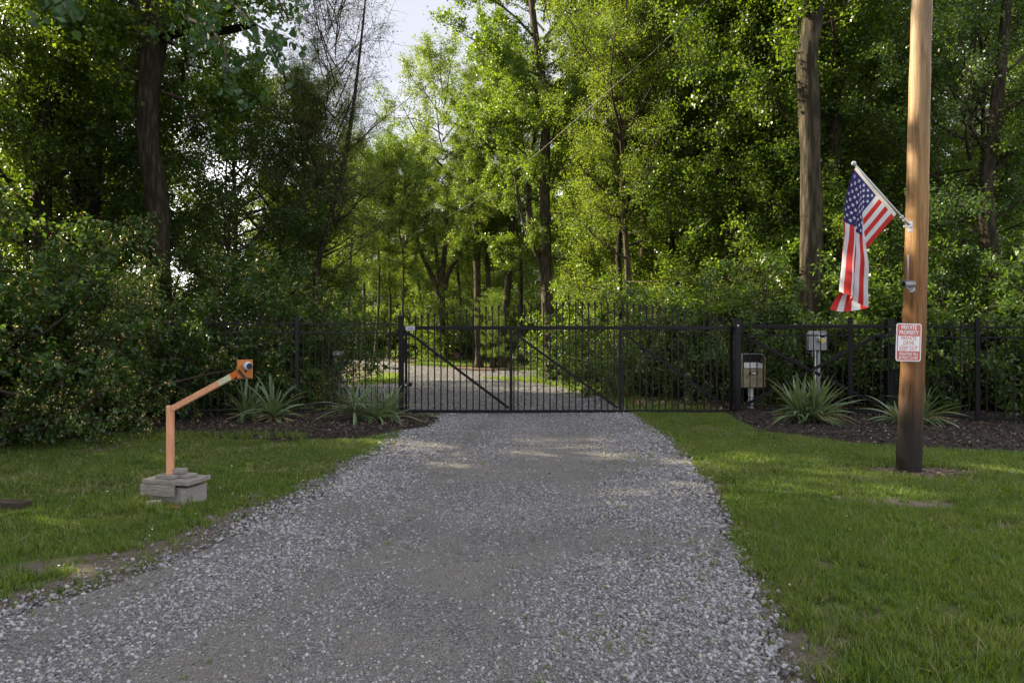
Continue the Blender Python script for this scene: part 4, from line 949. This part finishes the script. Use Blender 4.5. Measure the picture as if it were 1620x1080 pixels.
def gen_crown(seed, H, z0, RR, nl, ns, ntw, nleaf, L, W, prof='round', leaf_sd=.09, shrub=False, nvert=4, thick=.042, twl=.6, bark='twig', leaf='leaf', keep=1.0, elev=(8, 62)):
    r = np.random.default_rng(seed); mb = MB(); P = []; D = []
    for i in range(nl):
        t = (i+.5)/nl; az = i*2.39996+r.normal(0, .25)
        if shrub:
            base = np.array([r.normal(0, .18*RR), r.normal(0, .18*RR), 0.0]); el = R(r.uniform(22, 84)) ; ln = (H*.95*math.sin(el)+RR*1.0*math.cos(el))*r.uniform(.75, 1.0)
            lift = -.05
        else:
            base = np.array([0, 0, z0+(H-z0)*t**.92]); 
            pr = {'round': .45+.62*math.sin(math.pi*(.12+.80*t)), 'cone': 1.05-.75*t, 'vase': .55+.5*t-.55*max(0, t-.75)*2}[prof]
            el = R(elev[0]+(elev[1]-elev[0])*t+r.normal(0, 8)); ln = RR*pr*r.uniform(.72, 1.10)*.92/max(.78, math.cos(el)); lift = .02
        d = np.array([math.cos(az)*math.cos(el), math.sin(az)*math.cos(el), math.sin(el)])
        lp = wob(base, d, ln, 6, r, .13, lift)
        r0 = thick*(.55+.45*(1-t))*ln/3.0+.006
        mb.tube(lp, [r0*(1-.82*k/6) for k in range(7)], 6, cap=False)
        for j in range(ns):
            tt = (.12 if shrub else .22)+(.88 if shrub else .78)*(j+r.random())/ns; p, dd = along(lp, min(tt, .995))
            sd = unit(dd*.75+r.normal(0, .62, 3)+np.array([0, 0, .10 if not shrub else 0])); sl = ln*r.uniform(.26, .48)*(1.15-.5*tt)
            if shrub: sl = min(sl, .9)
            sp = wob(p, sd, sl, 4, r, .2, -.02)
            r1 = r0*(1-.8*tt)*.55+.003
            mb.tube(sp, [r1*(1-.75*k/4) for k in range(5)], 4, cap=False)
            for k in range(ntw):
                p2, d2 = along(sp, min(.995, .15+.85*(k+r.random())/ntw)); td = unit(d2*.5+r.normal(0, .7, 3)); tl = twl*r.uniform(.5, 1.15)
                tp = wob(p2, td, tl, 2, r, .25, -.06); mb.tube(tp, [.0055, .004, .002], 3, cap=False)
                if r.random() > keep: continue
                m = max(1, int(nleaf*r.uniform(.6, 1.3))); q = r.random(m)**.7; a = tp[0][None]*(1-q[:, None])+tp[-1][None]*q[:, None]
                P.append(a+r.normal(0, leaf_sd, (m, 3))); D.append(np.repeat(td[None], m, 0))
    P = np.vstack(P); D = np.vstack(D); k = P[:, 2] > .02; P = P[k]; D = D[k]
    lm = leaves_mesh('crown', P, D, L, W, M[leaf], r, nvert=nvert)
    bo = mb.build('branches', M[bark]); bmesh_ = bo.data; bpy.data.objects.remove(bo)
    return bmesh_, lm, P

def trunk_mesh(pts, rads, seed=0, n=14, mat='bark', rough=.05, sub=5):
    """knobbly tapered trunk through the given points, root flare at the foot"""
    r = random.Random(seed); pts = [Vector(p) for p in pts]; P2 = []; R2 = []
    for i in range(len(pts)-1):
        p0 = pts[max(0, i-1)]; p1 = pts[i]; p2 = pts[i+1]; p3 = pts[min(len(pts)-1, i+2)]
        for k in range(sub):
            t = k/sub; P2.append(.5*((2*p1)+(p2-p0)*t+(2*p0-5*p1+4*p2-p3)*t*t+(3*p1-p0-3*p2+p3)*t**3)); R2.append(rads[i]*(1-t)+rads[i+1]*t)
    P2.append(pts[-1]); R2.append(rads[-1])
    V = []; ph = [r.uniform(0, 6.28) for _ in range(4)]
    rd = [r.uniform(-1, 1) for _ in range(n)]; rw = [r.uniform(0, 6.28) for _ in range(n)]
    for i, (p, q) in enumerate(zip(P2, R2)):
        for k in range(n):
            a = 2*math.pi*k/n; z = p.z
            f = 1+rough*(math.sin(3*a+ph[0]+z*.3)+.8*math.sin(5*a+ph[1]-z*.5)+.7*math.sin(z*2.1+ph[2]+2*a))+rough*r.uniform(-.5, .5)+(.05*(1 if k % 2 else -1)*(1+.6*math.sin(z*3+rw[k]))+.04*rd[k] if n >= 20 else 0)
            if p.z-P2[0].z < .6: f *= 1+.45*(1-(p.z-P2[0].z)/.6)**2*(1+.4*math.sin(4*a+ph[3]))
            V.append((p.x+math.cos(a)*q*f, p.y+math.sin(a)*q*f, p.z))
    F = [(i*n+k, i*n+(k+1) % n, (i+1)*n+(k+1) % n, (i+1)*n+k) for i in range(len(P2)-1) for k in range(n)]
    return arr_mesh('trunk', V, F, M[mat], smooth=True)

VAR = {}
VAR['tall'] = gen_crown(1, 17, 4.2, 4.6, 30, 7, 5, 56, .115, .095, 'round', .12, nvert=4)
VAR['tall_b'] = gen_crown(2, 16, 3.2, 4.2, 28, 7, 5, 56, .115, .095, 'vase', .12)
VAR['mid'] = gen_crown(3, 10.5, 1.6, 3.6, 26, 7, 6, 44, .085, .062, 'round', .11)
VAR['fine'] = gen_crown(4, 11, 2.2, 3.6, 26, 8, 6, 62, .055, .028, 'round', .10)
VAR['low'] = gen_crown(5, 7.5, .8, 3.2, 24, 8, 6, 38, .075, .05, 'round', .10, elev=(0, 55))
VAR['bare'] = gen_crown(6, 9, 1.2, 3.4, 24, 9, 8, 4, .06, .035, 'vase', .06, twl=.75, keep=.85, elev=(25, 70), bark='twig', thick=.022)
VAR['shrub'] = gen_crown(11, 3.2, 0, 1.7, 30, 7, 4, 38, .080, .048, shrub=True, leaf='leaf_shrub', leaf_sd=.06, twl=.35, nvert=6)
VAR['shrub_b'] = gen_crown(12, 2.6, 0, 1.9, 30, 7, 4, 40, .058, .034, shrub=True, leaf='leaf_shrub', leaf_sd=.06, twl=.35)
VAR['shrub_c'] = gen_crown(13, 3.8, 0, 1.5, 30, 7, 4, 40, .082, .050, shrub=True, leaf='leaf_shrub', leaf_sd=.07, twl=.38)
TR = {k: trunk_mesh([(0, 0, -.1), (.12, -.05, 3), (-.1, .1, 6), (.05, 0, 10), (0, 0, h)], [.24, .20, .17, .12, .03], i) for i, (k, h) in enumerate((('tall', 16.5), ('tall_b', 15.5)))}
TR.update({k: trunk_mesh([(0, 0, -.1), (.08, -.05, h*.3), (-.08, .06, h*.6), (0, 0, h*.95)], [q, q*.8, q*.55, .02], i+5, 9) for i, (k, h, q) in enumerate((('mid', 10, .14), ('fine', 10.5, .12), ('low', 7, .10), ('bare', 8, .10)))})

def put(parent, name, me, loc=(0, 0, 0), sc=1, rz=0, mat=None, kind=None, tilt=(0, 0)):
    o = mesh_obj(name, me, parent, kind); o.location = loc; o.scale = (sc, sc, sc) if not hasattr(sc, '__len__') else sc; o.rotation_euler = (tilt[0], tilt[1], rz)
    if mat: o.material_slots[0].link = 'OBJECT'; o.material_slots[0].material = M[mat]
    return o
def tree(name, label, X, Y, var, sc=1.0, rz=0, leaf=None, bark=None, group=None, szz=None, cat='tree'):
    t = thing(name, label, cat, (X, Y, gh(X, Y)), rz, group); s = (sc, sc, szz or sc)
    put(t, 'trunk', TR[var], (0, 0, 0), s, 0, bark); put(t, 'branches', VAR[var][0], (0, 0, 0), s, 0, None, 'stuff')
    put(t, 'crown', VAR[var][1], (0, 0, 0), s, 0, leaf, 'stuff'); return t
def hero(name, label, Y, px, rads, crowns, bark='bark', seed=0, n=16, cat='tree', extra=(), foot=True):
    """trunk drawn through picture points that all lie at distance Y; crowns = (variant, dx, dy, dz, scale, rz, leaf)"""
    P = [at(x, y, Y) for x, y in px]; base = P[0].copy(); base.z = gh(base.x, base.y)
    t = thing(name, label, cat, base)
    P = [p-base for p in P]
    if foot: P[0].z = -.08
    put(t, 'trunk', trunk_mesh(P, rads, seed, n, bark, .045))
    for k, (pl, rr) in enumerate(extra):
        Q = [at(x, y, Y+dy)-base for x, y, dy in pl]
        put(t, 'limb', trunk_mesh(Q, rr, seed+k+1, 9, bark, .04, 4))
    for (v, dx, dy, dz, s, rz, lf) in crowns:
        put(t, 'branches', VAR[v][0], (dx, dy, dz), s, rz, None, 'stuff'); put(t, 'crown', VAR[v][1], (dx, dy, dz), s, rz, lf, 'stuff')
    return t
def shrub(label, X, Y, var='shrub', sc=1.0, rz=0, leaf=None, group=None, flowers=0, szz=None):
    t = thing('shrub', label, 'shrub', (X, Y, gh(X, Y)), rz, group); s = (sc, sc, szz or sc)
    put(t, 'stems', VAR[var][0], (0, 0, 0), s, 0, None, 'stuff'); put(t, 'foliage', VAR[var][1], (0, 0, 0), s, 0, leaf, 'stuff')
    if flowers:
        me = flower_mesh(var); put(t, 'blossoms', me, (0, 0, 0), s, 0, None, 'stuff')
    return t
_fm = {}
def flower_mesh(var):
    if var in _fm: return _fm[var]
    r = np.random.default_rng(5); P = VAR[var][2]; q = P[r.random(len(P)) < .10]; rad = np.hypot(q[:, 0], q[:, 1])
    q = q[(rad > 1.0) | (q[:, 2] > 2.4)]; q = q[fbm(q[:, 0]+5, q[:, 2]+7+q[:, 1], 1.3, 5) > .42]; q = np.repeat(q, 3, 0)+r.normal(0, .015, (len(q)*3, 3))
    me = leaves_mesh('blossoms', q, r.normal(0, 1, q.shape), .036, .020, M['blossom'], r); _fm[var] = me; return me

TALLG = 'background trees of the wood beyond the gate'

# --- the big trunk on the left and its crown
t = hero('cottonwood_tree', 'big dark tree with thick furrowed trunk rising behind the shrubs on the left', 15.5,
     [(258, 655), (252, 520), (251, 400), (250, 320), (236, 240), (233, 150), (243, 60), (252, 0), (262, -120), (270, -320)],
     [.30, .27, .245, .23, .22, .24, .265, .275, .23, .15],
     [('tall', .3, .3, 3.0, .85, .4, 'leaf')], 'bark_dark', 3, 32, extra=[([(252, 60, 0), (300, 50, -.6), (345, 50, -1.4), (400, 40, -2)], [.13, .09, .07, .03]), ([(245, 70, 0), (215, 12, .3), (190, -30, .5)], [.14, .1, .06])])
# near boughs with large leaves hanging into the top left of the view
def bough(parent, P0, P1, n, L, W, seed, leafm, spread=.35, per=14):
    r = np.random.default_rng(seed); mb = MB(); base = np.array(parent.location); P0 = np.array(P0)-base; P1 = np.array(P1)-base
    main = [P0*(1-t)+P1*t+np.array([0, 0, .25*math.sin(t*3.1)])+r.normal(0, .05, 3) for t in np.linspace(0, 1, 7)]
    mb.tube(main, [.035*(1-.8*k/6)+.004 for k in range(7)], 6); Pn = []; Dn = []
    for i in range(n):
        p, d = along(main, min(.99, .1+.9*(i+r.random())/n)); td = unit(d*.4+r.normal(0, .5, 3)+np.array([0, 0, -.35])); tp = wob(p, td, r.uniform(.4, 1.0)*spread*2.6, 3, r, .2, -.12)
        mb.tube(tp, [.006, .005, .004, .002], 4, cap=False); q = r.random(per)**.6; a = np.array([along(tp, min(x, .99))[0] for x in q])
        Pn.append(a+r.normal(0, .05, a.shape)); Dn.append(np.repeat(td[None]*.3+np.array([[0, 0, -.6]]), per, 0))
    me = leaves_mesh('crown', np.vstack(Pn), np.vstack(Dn), L, W, M[leafm], r, .5, .5, 6)
    b_ = mb.build('branches', M['twig'], parent, 'stuff'); mesh_obj('crown', me, parent, 'stuff')
bough(t, at(235, -70, 14), at(440, 60, 9.5), 26, .115, .10, 5, 'leaf_big', .42, 12)
bough(t, at(290, -90, 12), at(455, 25, 9.0), 20, .115, .10, 6, 'leaf_big', .4, 12)
bough(t, at(300, 30, 12), at(370, 110, 9.8), 16, .11, .095, 7, 'leaf_big', .35, 12)
bough(t, at(-40, -120, 10), at(110, 0, 7.5), 20, .115, .10, 8, 'leaf_big', .32, 11)

hero('dark_leaning_tree', 'tree with crooked dark trunk bending left of the thick furrowed trunk', 16.5,
     [(72, 640), (70, 480), (68, 330), (66, 230), (72, 185), (98, 150), (110, 110), (120, 60), (128, -20), (140, -150)], [.24, .22, .2, .2, .19, .18, .15, .14, .12, .08],
     [('mid', .4, .6, 2.4, .9, 1.4, 'leaf')], 'bark_dark', 11, 12)
hero('dark_straight_tree', 'tree with straight dark trunk just left of the thick furrowed trunk', 18,
     [(140, 640), (142, 420), (144, 300), (150, 200), (158, 100), (165, 0), (170, -200)], [.30, .26, .24, .22, .2, .18, .12],
     [('tall_b', 0, .5, 0.0, .9, 2.4, 'leaf')], 'bark_dark', 12, 12)
hero('slim_dark_tree', 'slim dark tree standing between the two dark trunks at the far left', 18.5,
     [(118, 640), (118, 450), (120, 320), (122, 190), (112, 120), (105, 20), (100, -150)], [.16, .15, .14, .13, .12, .1, .06],
     [('mid', 0, 0, 1.0, 1.0, 3.3, 'leaf')], 'bark_dark', 13, 10)
# woodland left, behind the shrubs
for i, (X, Y, v, s, rz, lf) in enumerate([
    (-13.5, 20, 'tall_b', .95, 1.3, 'leaf'), (-15.5, 23.5, 'tall', .9, 2.3, 'leaf_yellow'),
    (-7.4, 21.5, 'low', 1.0, 4.1, 'leaf'), (-9.2, 22.6, 'mid', .85, 5.1, 'leaf_yellow'), (-12.0, 17.0, 'low', 1.1, .9, 'leaf_dark')]):
    tree('woodland_tree', ['tall tree at the far left of the dark wood behind the flowering shrubs', 'tall yellow green sunlit tree glowing far behind the dark wood on the left', 'small green tree just right of the thick furrowed trunk', 'yellow green sunlit tree right behind the thick furrowed trunk', 'low dark tree directly behind the tallest shrubs at left'][i], X, Y, v, s, rz, lf, 'bark_dark', 'trees of the dark wood on the left')
hero('bare_twig_tree', 'half bare twiggy tree leaning right against the gap of sky', 19.0,
     [(505, 560), (500, 450), (505, 410), (530, 320), (548, 240), (560, 160), (572, 60), (580, -20)], [.10, .09, .085, .07, .06, .05, .035, .015],
     [('bare', .45, 0, 2.6, .95, 0, None), ('bare', .1, .3, 4.6, .7, 2, None), ('fine', -.6, .8, 1.7, .62, 2, 'leaf'), ('mid', -.9, 1.2, 4.2, .42, 1, 'leaf')], 'bark_dark', 21, 10,
     extra=[([(528, 330, 0), (490, 240, .4), (450, 120, .8), (420, 60, 1)], [.06, .05, .035, .02]), ([(508, 408, 0), (560, 385, -.3), (600, 395, -.5)], [.045, .03, .012])])
tree('small_dark_tree', 'small dense tree overhanging the fence just left of the gate opening', -7.4, 18.0, 'low', .82, 1.1, 'leaf_dark', 'bark_dark')
tree('small_dark_tree', 'olive green tree under the half bare twiggy tree', -5.9, 21.0, 'fine', .72, 2.1, 'leaf', 'bark_dark')
# left: trees outside the frame that carry on the wood and shade the drive
for i, (X, Y, v, s, rz) in enumerate([(-9.5, 7.0, 'tall', .9, .5), (-12.5, 9.0, 'tall', .95, 4.5), (-14.5, 5.5, 'tall_b', 1.05, .9), (-20, 10.5, 'tall', 1.1, 2.9), (-15, 1.0, 'tall', 1.0, 1.9), (-13.5, 14.0, 'tall_b', .68, 5.0), (-11.5, 3.5, 'tall', .85, 1.5), (-17, 7.5, 'tall', 1.0, 3.2), (-16.5, 12.5, 'tall_b', 1.0, 4.4), (-18, 1.0, 'tall_b', .95, 5.6), (-13, -3.0, 'tall', .9, 2.2)]):
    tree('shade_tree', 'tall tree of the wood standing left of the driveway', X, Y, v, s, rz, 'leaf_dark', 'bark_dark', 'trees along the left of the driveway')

# --- centre trees
hero('cottonwood_tree', 'tallest bright tree whose straight trunk stands right of the driveway bend', 27,
     [(873, 604), (868, 520), (864, 430), (862, 330), (862, 240), (863, 165), (852, 90), (843, 20), (838, -60), (830, -200)], [.27, .25, .23, .215, .2, .18, .155, .13, .10, .05],
     [('tall', -.3, .5, 4.2, .92, 0.2, 'leaf'), ('tall_b', -1.0, .3, 2.6, .62, 2.2, 'leaf')], 'bark', 31, 14,
     extra=[([(862, 420, .2), (845, 390, .3), (835, 300, .6), (846, 210, .8)], [.16, .15, .13, .1]), ([(863, 470, 0), (855, 420, -.2), (828, 350, -.5), (815, 280, -.8)], [.1, .09, .07, .05])])
for k, (lab, px, rad, cr, nm) in enumerate([
    ('straight grey trunk tree, left one of three in the mulch ring', [(758, 587), (756, 500), (755, 420), (753, 360), (747, 320), (742, 250), (735, 150)], [.22, .2, .19, .18, .16, .12, .07], [('tall_b', -.2, 0, 3.4, .62, .4, 'leaf')], 'roadside_tree'),
    ('slim yellowish trunk tree in the middle of three in the mulch ring', [(781, 585), (777, 510), (773, 450), (770, 400), (766, 350), (770, 250)], [.16, .14, .13, .12, .1, .05], [('mid', 0, .2, 4.8, .9, 1.2, 'leaf_yellow')], 'roadside_tree'),
    ('forked brown trunk tree, right one of three in the mulch ring', [(795, 584), (797, 520), (803, 450), (808, 380), (813, 300), (818, 200)], [.25, .21, .2, .18, .14, .07], [('tall', .3, .3, 3.6, .78, 3.2, 'leaf')], 'roadside_tree')]):
    hero(nm, lab, 37.5, px, rad, cr, ('bark', 'bark_light', 'bark')[k], 41+k, 12)
tree('fine_leaved_tree', 'yellow green tree with fine leaves right of the tallest bright tree', 3.9, 23.5, 'fine', 1.12, .6, 'leaf_yellow', 'bark')
tree('fine_leaved_tree', 'fine leaved light green tree overlapping the wood behind the gate', 6.0, 25.5, 'fine', 1.2, 2.6, 'leaf_yellow', 'bark')
hero('slim_forked_tree', 'slim forked dark tree rising through the fine yellow green foliage', 24, [(982, 560), (980, 440), (978, 400), (986, 320), (992, 260), (985, 190), (975, 150)], [.11, .10, .09, .085, .07, .05, .03],
     [('mid', .3, .4, 3.4, .75, .4, 'leaf_yellow')], 'bark_dark', 51, 10, extra=[([(989, 270, 0), (1000, 220, .2), (1015, 160, .4)], [.05, .04, .02])])
hero('branching_tree', 'many stemmed tree with spreading limbs behind the clearing', 44, [(700, 560), (699, 490), (699, 440), (705, 380), (708, 300)], [.25, .22, .19, .15, .08],
     [('mid', 0, 0, 4.8, 1.25, 0, 'leaf_yellow')], 'bark', 55, 10, extra=[([(697, 470, 0), (680, 430, 0), (663, 390, .3), (655, 340, .5)], [.2, .17, .13, .08]), ([(701, 460, 0), (712, 425, 0), (738, 395, 0), (752, 350, 0)], [.2, .16, .12, .07]), ([(698, 455, 0), (690, 400, .6), (684, 330, .8)], [.16, .13, .07])])
# --- right-hand trees
hero('cottonwood_tree', 'big right hand tree with thick sunlit furrowed trunk left of the flag', 17.5,
     [(1281, 640), (1280, 540), (1282, 450), (1284, 350), (1283, 250), (1280, 150), (1277, 95), (1284, 50), (1288, 0), (1293, -120), (1296, -300)], [.31, .285, .265, .25, .24, .24, .25, .23, .22, .18, .12],
     [('tall', .5, 1.4, 5.2, .9, 1.0, 'leaf')], 'bark_light', 61, 34)
hero('woodland_tree', 'grey brown trunk tree left of the thick sunlit trunk', 21.5,
     [(1232, 620), (1226, 500), (1222, 400), (1212, 260), (1202, 160), (1192, 90), (1186, 10), (1180, -150)], [.24, .22, .2, .19, .18, .16, .14, .08],
     [('mid', 0, .8, 3.6, 1.05, 4, 'leaf')], 'bark', 62, 12)
hero('woodland_tree', 'ivy coloured trunk tree, second left of the thick sunlit trunk', 22.5,
     [(1172, 620), (1170, 500), (1170, 330), (1168, 240), (1160, 120), (1150, 0), (1145, -150)], [.2, .19, .18, .17, .15, .12, .08],
     [('mid', -.6, .6, 3.2, 1.1, 5, 'leaf')], 'bark', 63, 12)
hero('woodland_tree', 'half hidden dark tree close behind the flag', 20,
     [(1318, 620), (1316, 480), (1314, 350), (1322, 200), (1330, 60), (1335, -100)], [.19, .18, .17, .15, .12, .08],
     [('mid', .2, .5, 2.4, 1.0, 2.2, 'leaf')], 'bark_dark', 64, 12)
hero('woodland_tree', 'dark tree with drooping limbs behind the fence right of the pole', 17.5,
     [(1590, 640), (1580, 480), (1560, 330), (1575, 180), (1590, 40), (1600, -100)], [.2, .19, .17, .15, .12, .07],
     [('low', -.5, .6, 2.0, 1.0, .2, 'leaf_dark')], 'bark_dark', 65, 12,
     extra=[([(1562, 330, 0), (1530, 300, -.2), (1505, 292, -.3), (1480, 310, -.4)], [.09, .07, .05, .02]), ([(1575, 270, 0), (1610, 235, 0), (1660, 220, 0)], [.07, .05, .03]), ([(1568, 250, 0), (1530, 190, .3), (1500, 130, .4)], [.07, .05, .03])])
for X, Y, v, s, rz, lf, lab in [
    (9.6, 21.5, 'mid', 1.1, .2, 'leaf', 'broad green tree filling the gap between the pole and the flag'),
    (13.5, 19.5, 'mid', 1.05, 1.2, 'leaf', 'green tree at the right edge behind the fence'),
    (12.6, 24.5, 'tall_b', .95, 3.2, 'leaf', 'tall tree behind the drooping dark tree'),
    (16.2, 24.0, 'tall', .95, 3.2, 'leaf', 'tall tree at the far right edge of the wood'),
    (7.2, 22.8, 'mid', 1.12, 4.2, 'leaf', 'bright green tree above the hedge right of the gate centre'),
    (5.5, 28.5, 'tall', 1.0, 5.2, 'leaf', 'tall bright tree behind the fine yellow green foliage'),
    (9.2, 28.5, 'tall_b', 1.05, .2, 'leaf', 'tall tree between the two trunks left of the flag')]:
    tree('woodland_tree', lab, X, Y, v, s, rz, lf, 'bark')
# --- wood beyond the clearing
rr = random.Random(4); k = 0
far = []
for Y, x0, x1, step, vs in ((34, 5.5, 30, 4.4, ('tall', 'mid', 'tall_b')), (43, 8, 38, 5.5, ('tall', 'tall_b')), (57, -10, 12, 4.6, ('tall', 'tall_b', 'mid', 'fine')), (65, -17, 40, 6.0, ('tall', 'tall_b')), (72, -24, 50, 7.0, ('tall', 'tall_b')), (86, -30, 66, 8.0, ('tall', 'tall_b'))):
    x = x0
    while x < x1: far.append((x+rr.uniform(-1, 1), Y+rr.uniform(-2.5, 2.5), vs[k % len(vs)], rr.uniform(.85, 1.15)*(.8 if -13 < x*53/Y < -2 else 1))); x += step; k += 1
far += [(-13.5, 25.0, 'low', .95), (-16.0, 30.5, 'low', 1.0), (-12.6, 29, 'low', .6), (-20.5, 29, 'low', 1.05), (-24, 30, 'mid', .8), (-17.5, 56, 'mid', 1.1)]
for X, Y, v, s in far:
    tree('woodland_tree', 'distant broadleaved tree in the wood beyond the driveway', X, Y, v, s, rr.uniform(0, 6.28), rr.choice(['leaf', 'leaf', 'leaf_yellow']), rr.choice(['bark', 'bark_dark']), TALLG)
# slender trunks one can tell apart through the gap above the fence
SL = ['leftmost slender trunk tree, seen over the left fence end of the clearing', 'second slender trunk from the left behind the clearing', 'third slender trunk from the left, just left of the left gate post', 'slender trunk directly above the clamped black fence sensor',
      'slender trunk just right of the left gate post, behind the clearing', 'slender trunk left of the many stemmed spreading tree', 'slender trunk right of the many stemmed spreading tree', 'slender trunk between the forked brown trunk and the tallest straight trunk',
      'slender trunk just right of the tallest straight trunk', 'rightmost slender trunk of the row behind the clearing']
for px, w, Yd in ((549, .10, 42), (571, .09, 45), (592, .08, 44), (614, .09, 46), (661, .11, 48), (640, .07, 43), (724, .1, 45), (826, .12, 41), (893, .13, 37), (915, .09, 39)):
    X = (px-810)/1080*Yd; t = thing('slender_tree', SL[(549, 571, 592, 614, 640, 661, 724, 826, 893, 915).index(px)], 'tree', (X, Yd, gh(X, Yd)), 0, 'slender trunks at the back of the clearing')
    put(t, 'trunk', trunk_mesh([(0, 0, -.1), (rr.uniform(-.3, .3), 0, 3), (rr.uniform(-.7, .7), 0, 7), (rr.uniform(-1.2, 1.2), 0, 12)], [w*1.3, w*1.1, w*.8, w*.3], int(px), 8, 'bark'))
    put(t, 'branches', VAR['mid'][0], (0, 0, 4.2), .8, px, None, 'stuff'); put(t, 'crown', VAR['mid'][1], (0, 0, 4.2), .8, px, rr.choice(['leaf', 'leaf_yellow']), 'stuff')

# --- shrubs
FL = 'flowering shrubs along the left lawn'
for lab, X, Y, v, s, z, fl, rz in [
    ('big dark flowering shrub at the left edge of the lawn', -8.9, 10.2, 'shrub', 1.15, 1.25, 1, 0),
    ('dark shrub with yellow and white blossom touching the lawn', -7.75, 11.4, 'shrub_b', .95, 1.2, 1, 2),
    ('tall dark shrub rising between the lawn shrubs and the thick trunk', -10.2, 12.8, 'shrub_c', 1.3, 1.15, 1, 1.2),
    ('rounded blossoming shrub hanging over the left end of the fence', -8.7, 13.7, 'shrub', 1.1, 1.25, 1, 3.3),
    ('tall leafy shrub behind the fence left of the orange sensor post', -7.4, 15.7, 'shrub_c', 1.25, 1.1, 1, 4),
    ('dark green shrub behind the fence directly behind the orange sensor plate', -6.2, 16.5, 'shrub', 1.05, 1.15, 1, 5),
    ('shrub behind the fence post above the left yuccas', -5.8, 17.4, 'shrub_c', .85, .98, 0, .7),
    ('low shrub under the overhanging tree by the blue pedestal', -5.35, 17.3, 'shrub_b', .62, .8, 0, 1.7)]:
    shrub(lab, X, Y, v, s, rz, 'leaf_shrub', None, fl, z)
for lab, X, Y, v, s, z, lf, rz in [
    ('pale blossoming shrub behind the right half of the gate', 3.9, 19.8, 'shrub', 1.0, .95, 'leaf_shrub', 0),
    ('broad shrub behind the gate next to the pale blossoming one', 5.4, 19.0, 'shrub_b', 1.15, 1.25, 'leaf_shrub', 1),
    ('dense shrub behind the last gate section', 6.3, 18.6, 'shrub', 1.2, 1.15, 'leaf_shrub', 2),
    ('dense shrub behind the grey meter box', 8.1, 18.1, 'shrub_c', 1.05, .85, 'leaf_shrub', 3),
    ('shrub filling the fence below the flag', 9.8, 17.0, 'shrub', 1.15, 1.1, 'leaf_shrub', 4),
    ('dark shrub behind the wooden pole', 10.9, 16.2, 'shrub_c', 1.1, .95, 'leaf_shrub', 5),
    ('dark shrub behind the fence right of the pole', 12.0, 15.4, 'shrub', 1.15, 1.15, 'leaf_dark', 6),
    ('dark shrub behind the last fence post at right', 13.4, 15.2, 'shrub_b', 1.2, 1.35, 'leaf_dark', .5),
    ('tall shrub rising above the hedge left of the thick sunlit trunk', 7.4, 20.2, 'shrub_c', 1.45, 1.25, 'leaf', 1.5),
    ('tall shrub above the hedge beside the flag', 10.2, 19.0, 'shrub_c', 1.4, 1.3, 'leaf', 2.5),
    ('tall shrub above the hedge right of the pole', 12.9, 18.0, 'shrub_c', 1.4, 1.35, 'leaf', 3.5),
    ('green shrub beside the tallest trunk beyond the gate', 2.9, 27.0, 'shrub_b', 1.0, 1.1, 'leaf_shrub', .3),
    ('shrub at the end of the side track', 4.4, 28.5, 'shrub', 1.4, 1.5, 'leaf', 1.3),
    ('shrub right of the side track', 6.2, 26.0, 'shrub_c', 1.3, 1.3, 'leaf', 2.3)]:
    shrub(lab, X, Y, v, s, rz, lf, None, 1 if 'pale' in lab else 0, z)
for i in range(11):
    X = -21+i*4.2+rr.uniform(-.8, .8); tree('thicket_tree', 'low dense tree closing the view between the trunks behind the clearing', X, 62+rr.uniform(-1, 2), 'low', rr.uniform(1.0, 1.3), rr.uniform(0, 6), 'leaf', 'bark_dark', 'low trees behind the clearing')
for i in range(17):
    X = -17+i*1.75+rr.uniform(-.4, .4); Y = 51.0+rr.uniform(-1.0, 2.0)-(max(0, i-8))*1.4
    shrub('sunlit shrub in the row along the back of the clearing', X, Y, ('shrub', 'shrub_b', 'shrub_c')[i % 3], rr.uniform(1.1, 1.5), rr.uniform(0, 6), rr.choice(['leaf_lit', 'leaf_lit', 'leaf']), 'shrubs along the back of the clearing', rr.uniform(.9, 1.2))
for i in range(8):
    shrub('leafy shrub in the thicket behind the three trunks in the mulch ring', -4.5+i*1.75+rr.uniform(-.4, .4), 46.5+rr.uniform(-1.5, 1.5)-.3*i, ('shrub', 'shrub_c', 'shrub_b')[i % 3], rr.uniform(1.2, 1.7), rr.uniform(0, 6), rr.choice(['leaf_lit', 'leaf']), 'shrubs of the thicket behind the mulch ring', rr.uniform(1.3, 1.8))
for i in range(9):
    tree('thicket_tree', 'low dense tree closing the view between the trunks behind the clearing', -15+i*3.1+rr.uniform(-.6, .6), 55+rr.uniform(-1, 1), 'low', rr.uniform(.75, .95), rr.uniform(0, 6), 'leaf_yellow', 'bark_dark', 'low trees behind the clearing')
hero('young_sapling', 'small bright yellow green sapling in front of the three trunks', 34, [(781, 586), (779, 540), (778, 500), (776, 470)], [.04, .03, .02, .01], [('fine', 0, 0, .1, .3, 0, 'leaf_lit')], 'bark', 70, 6)
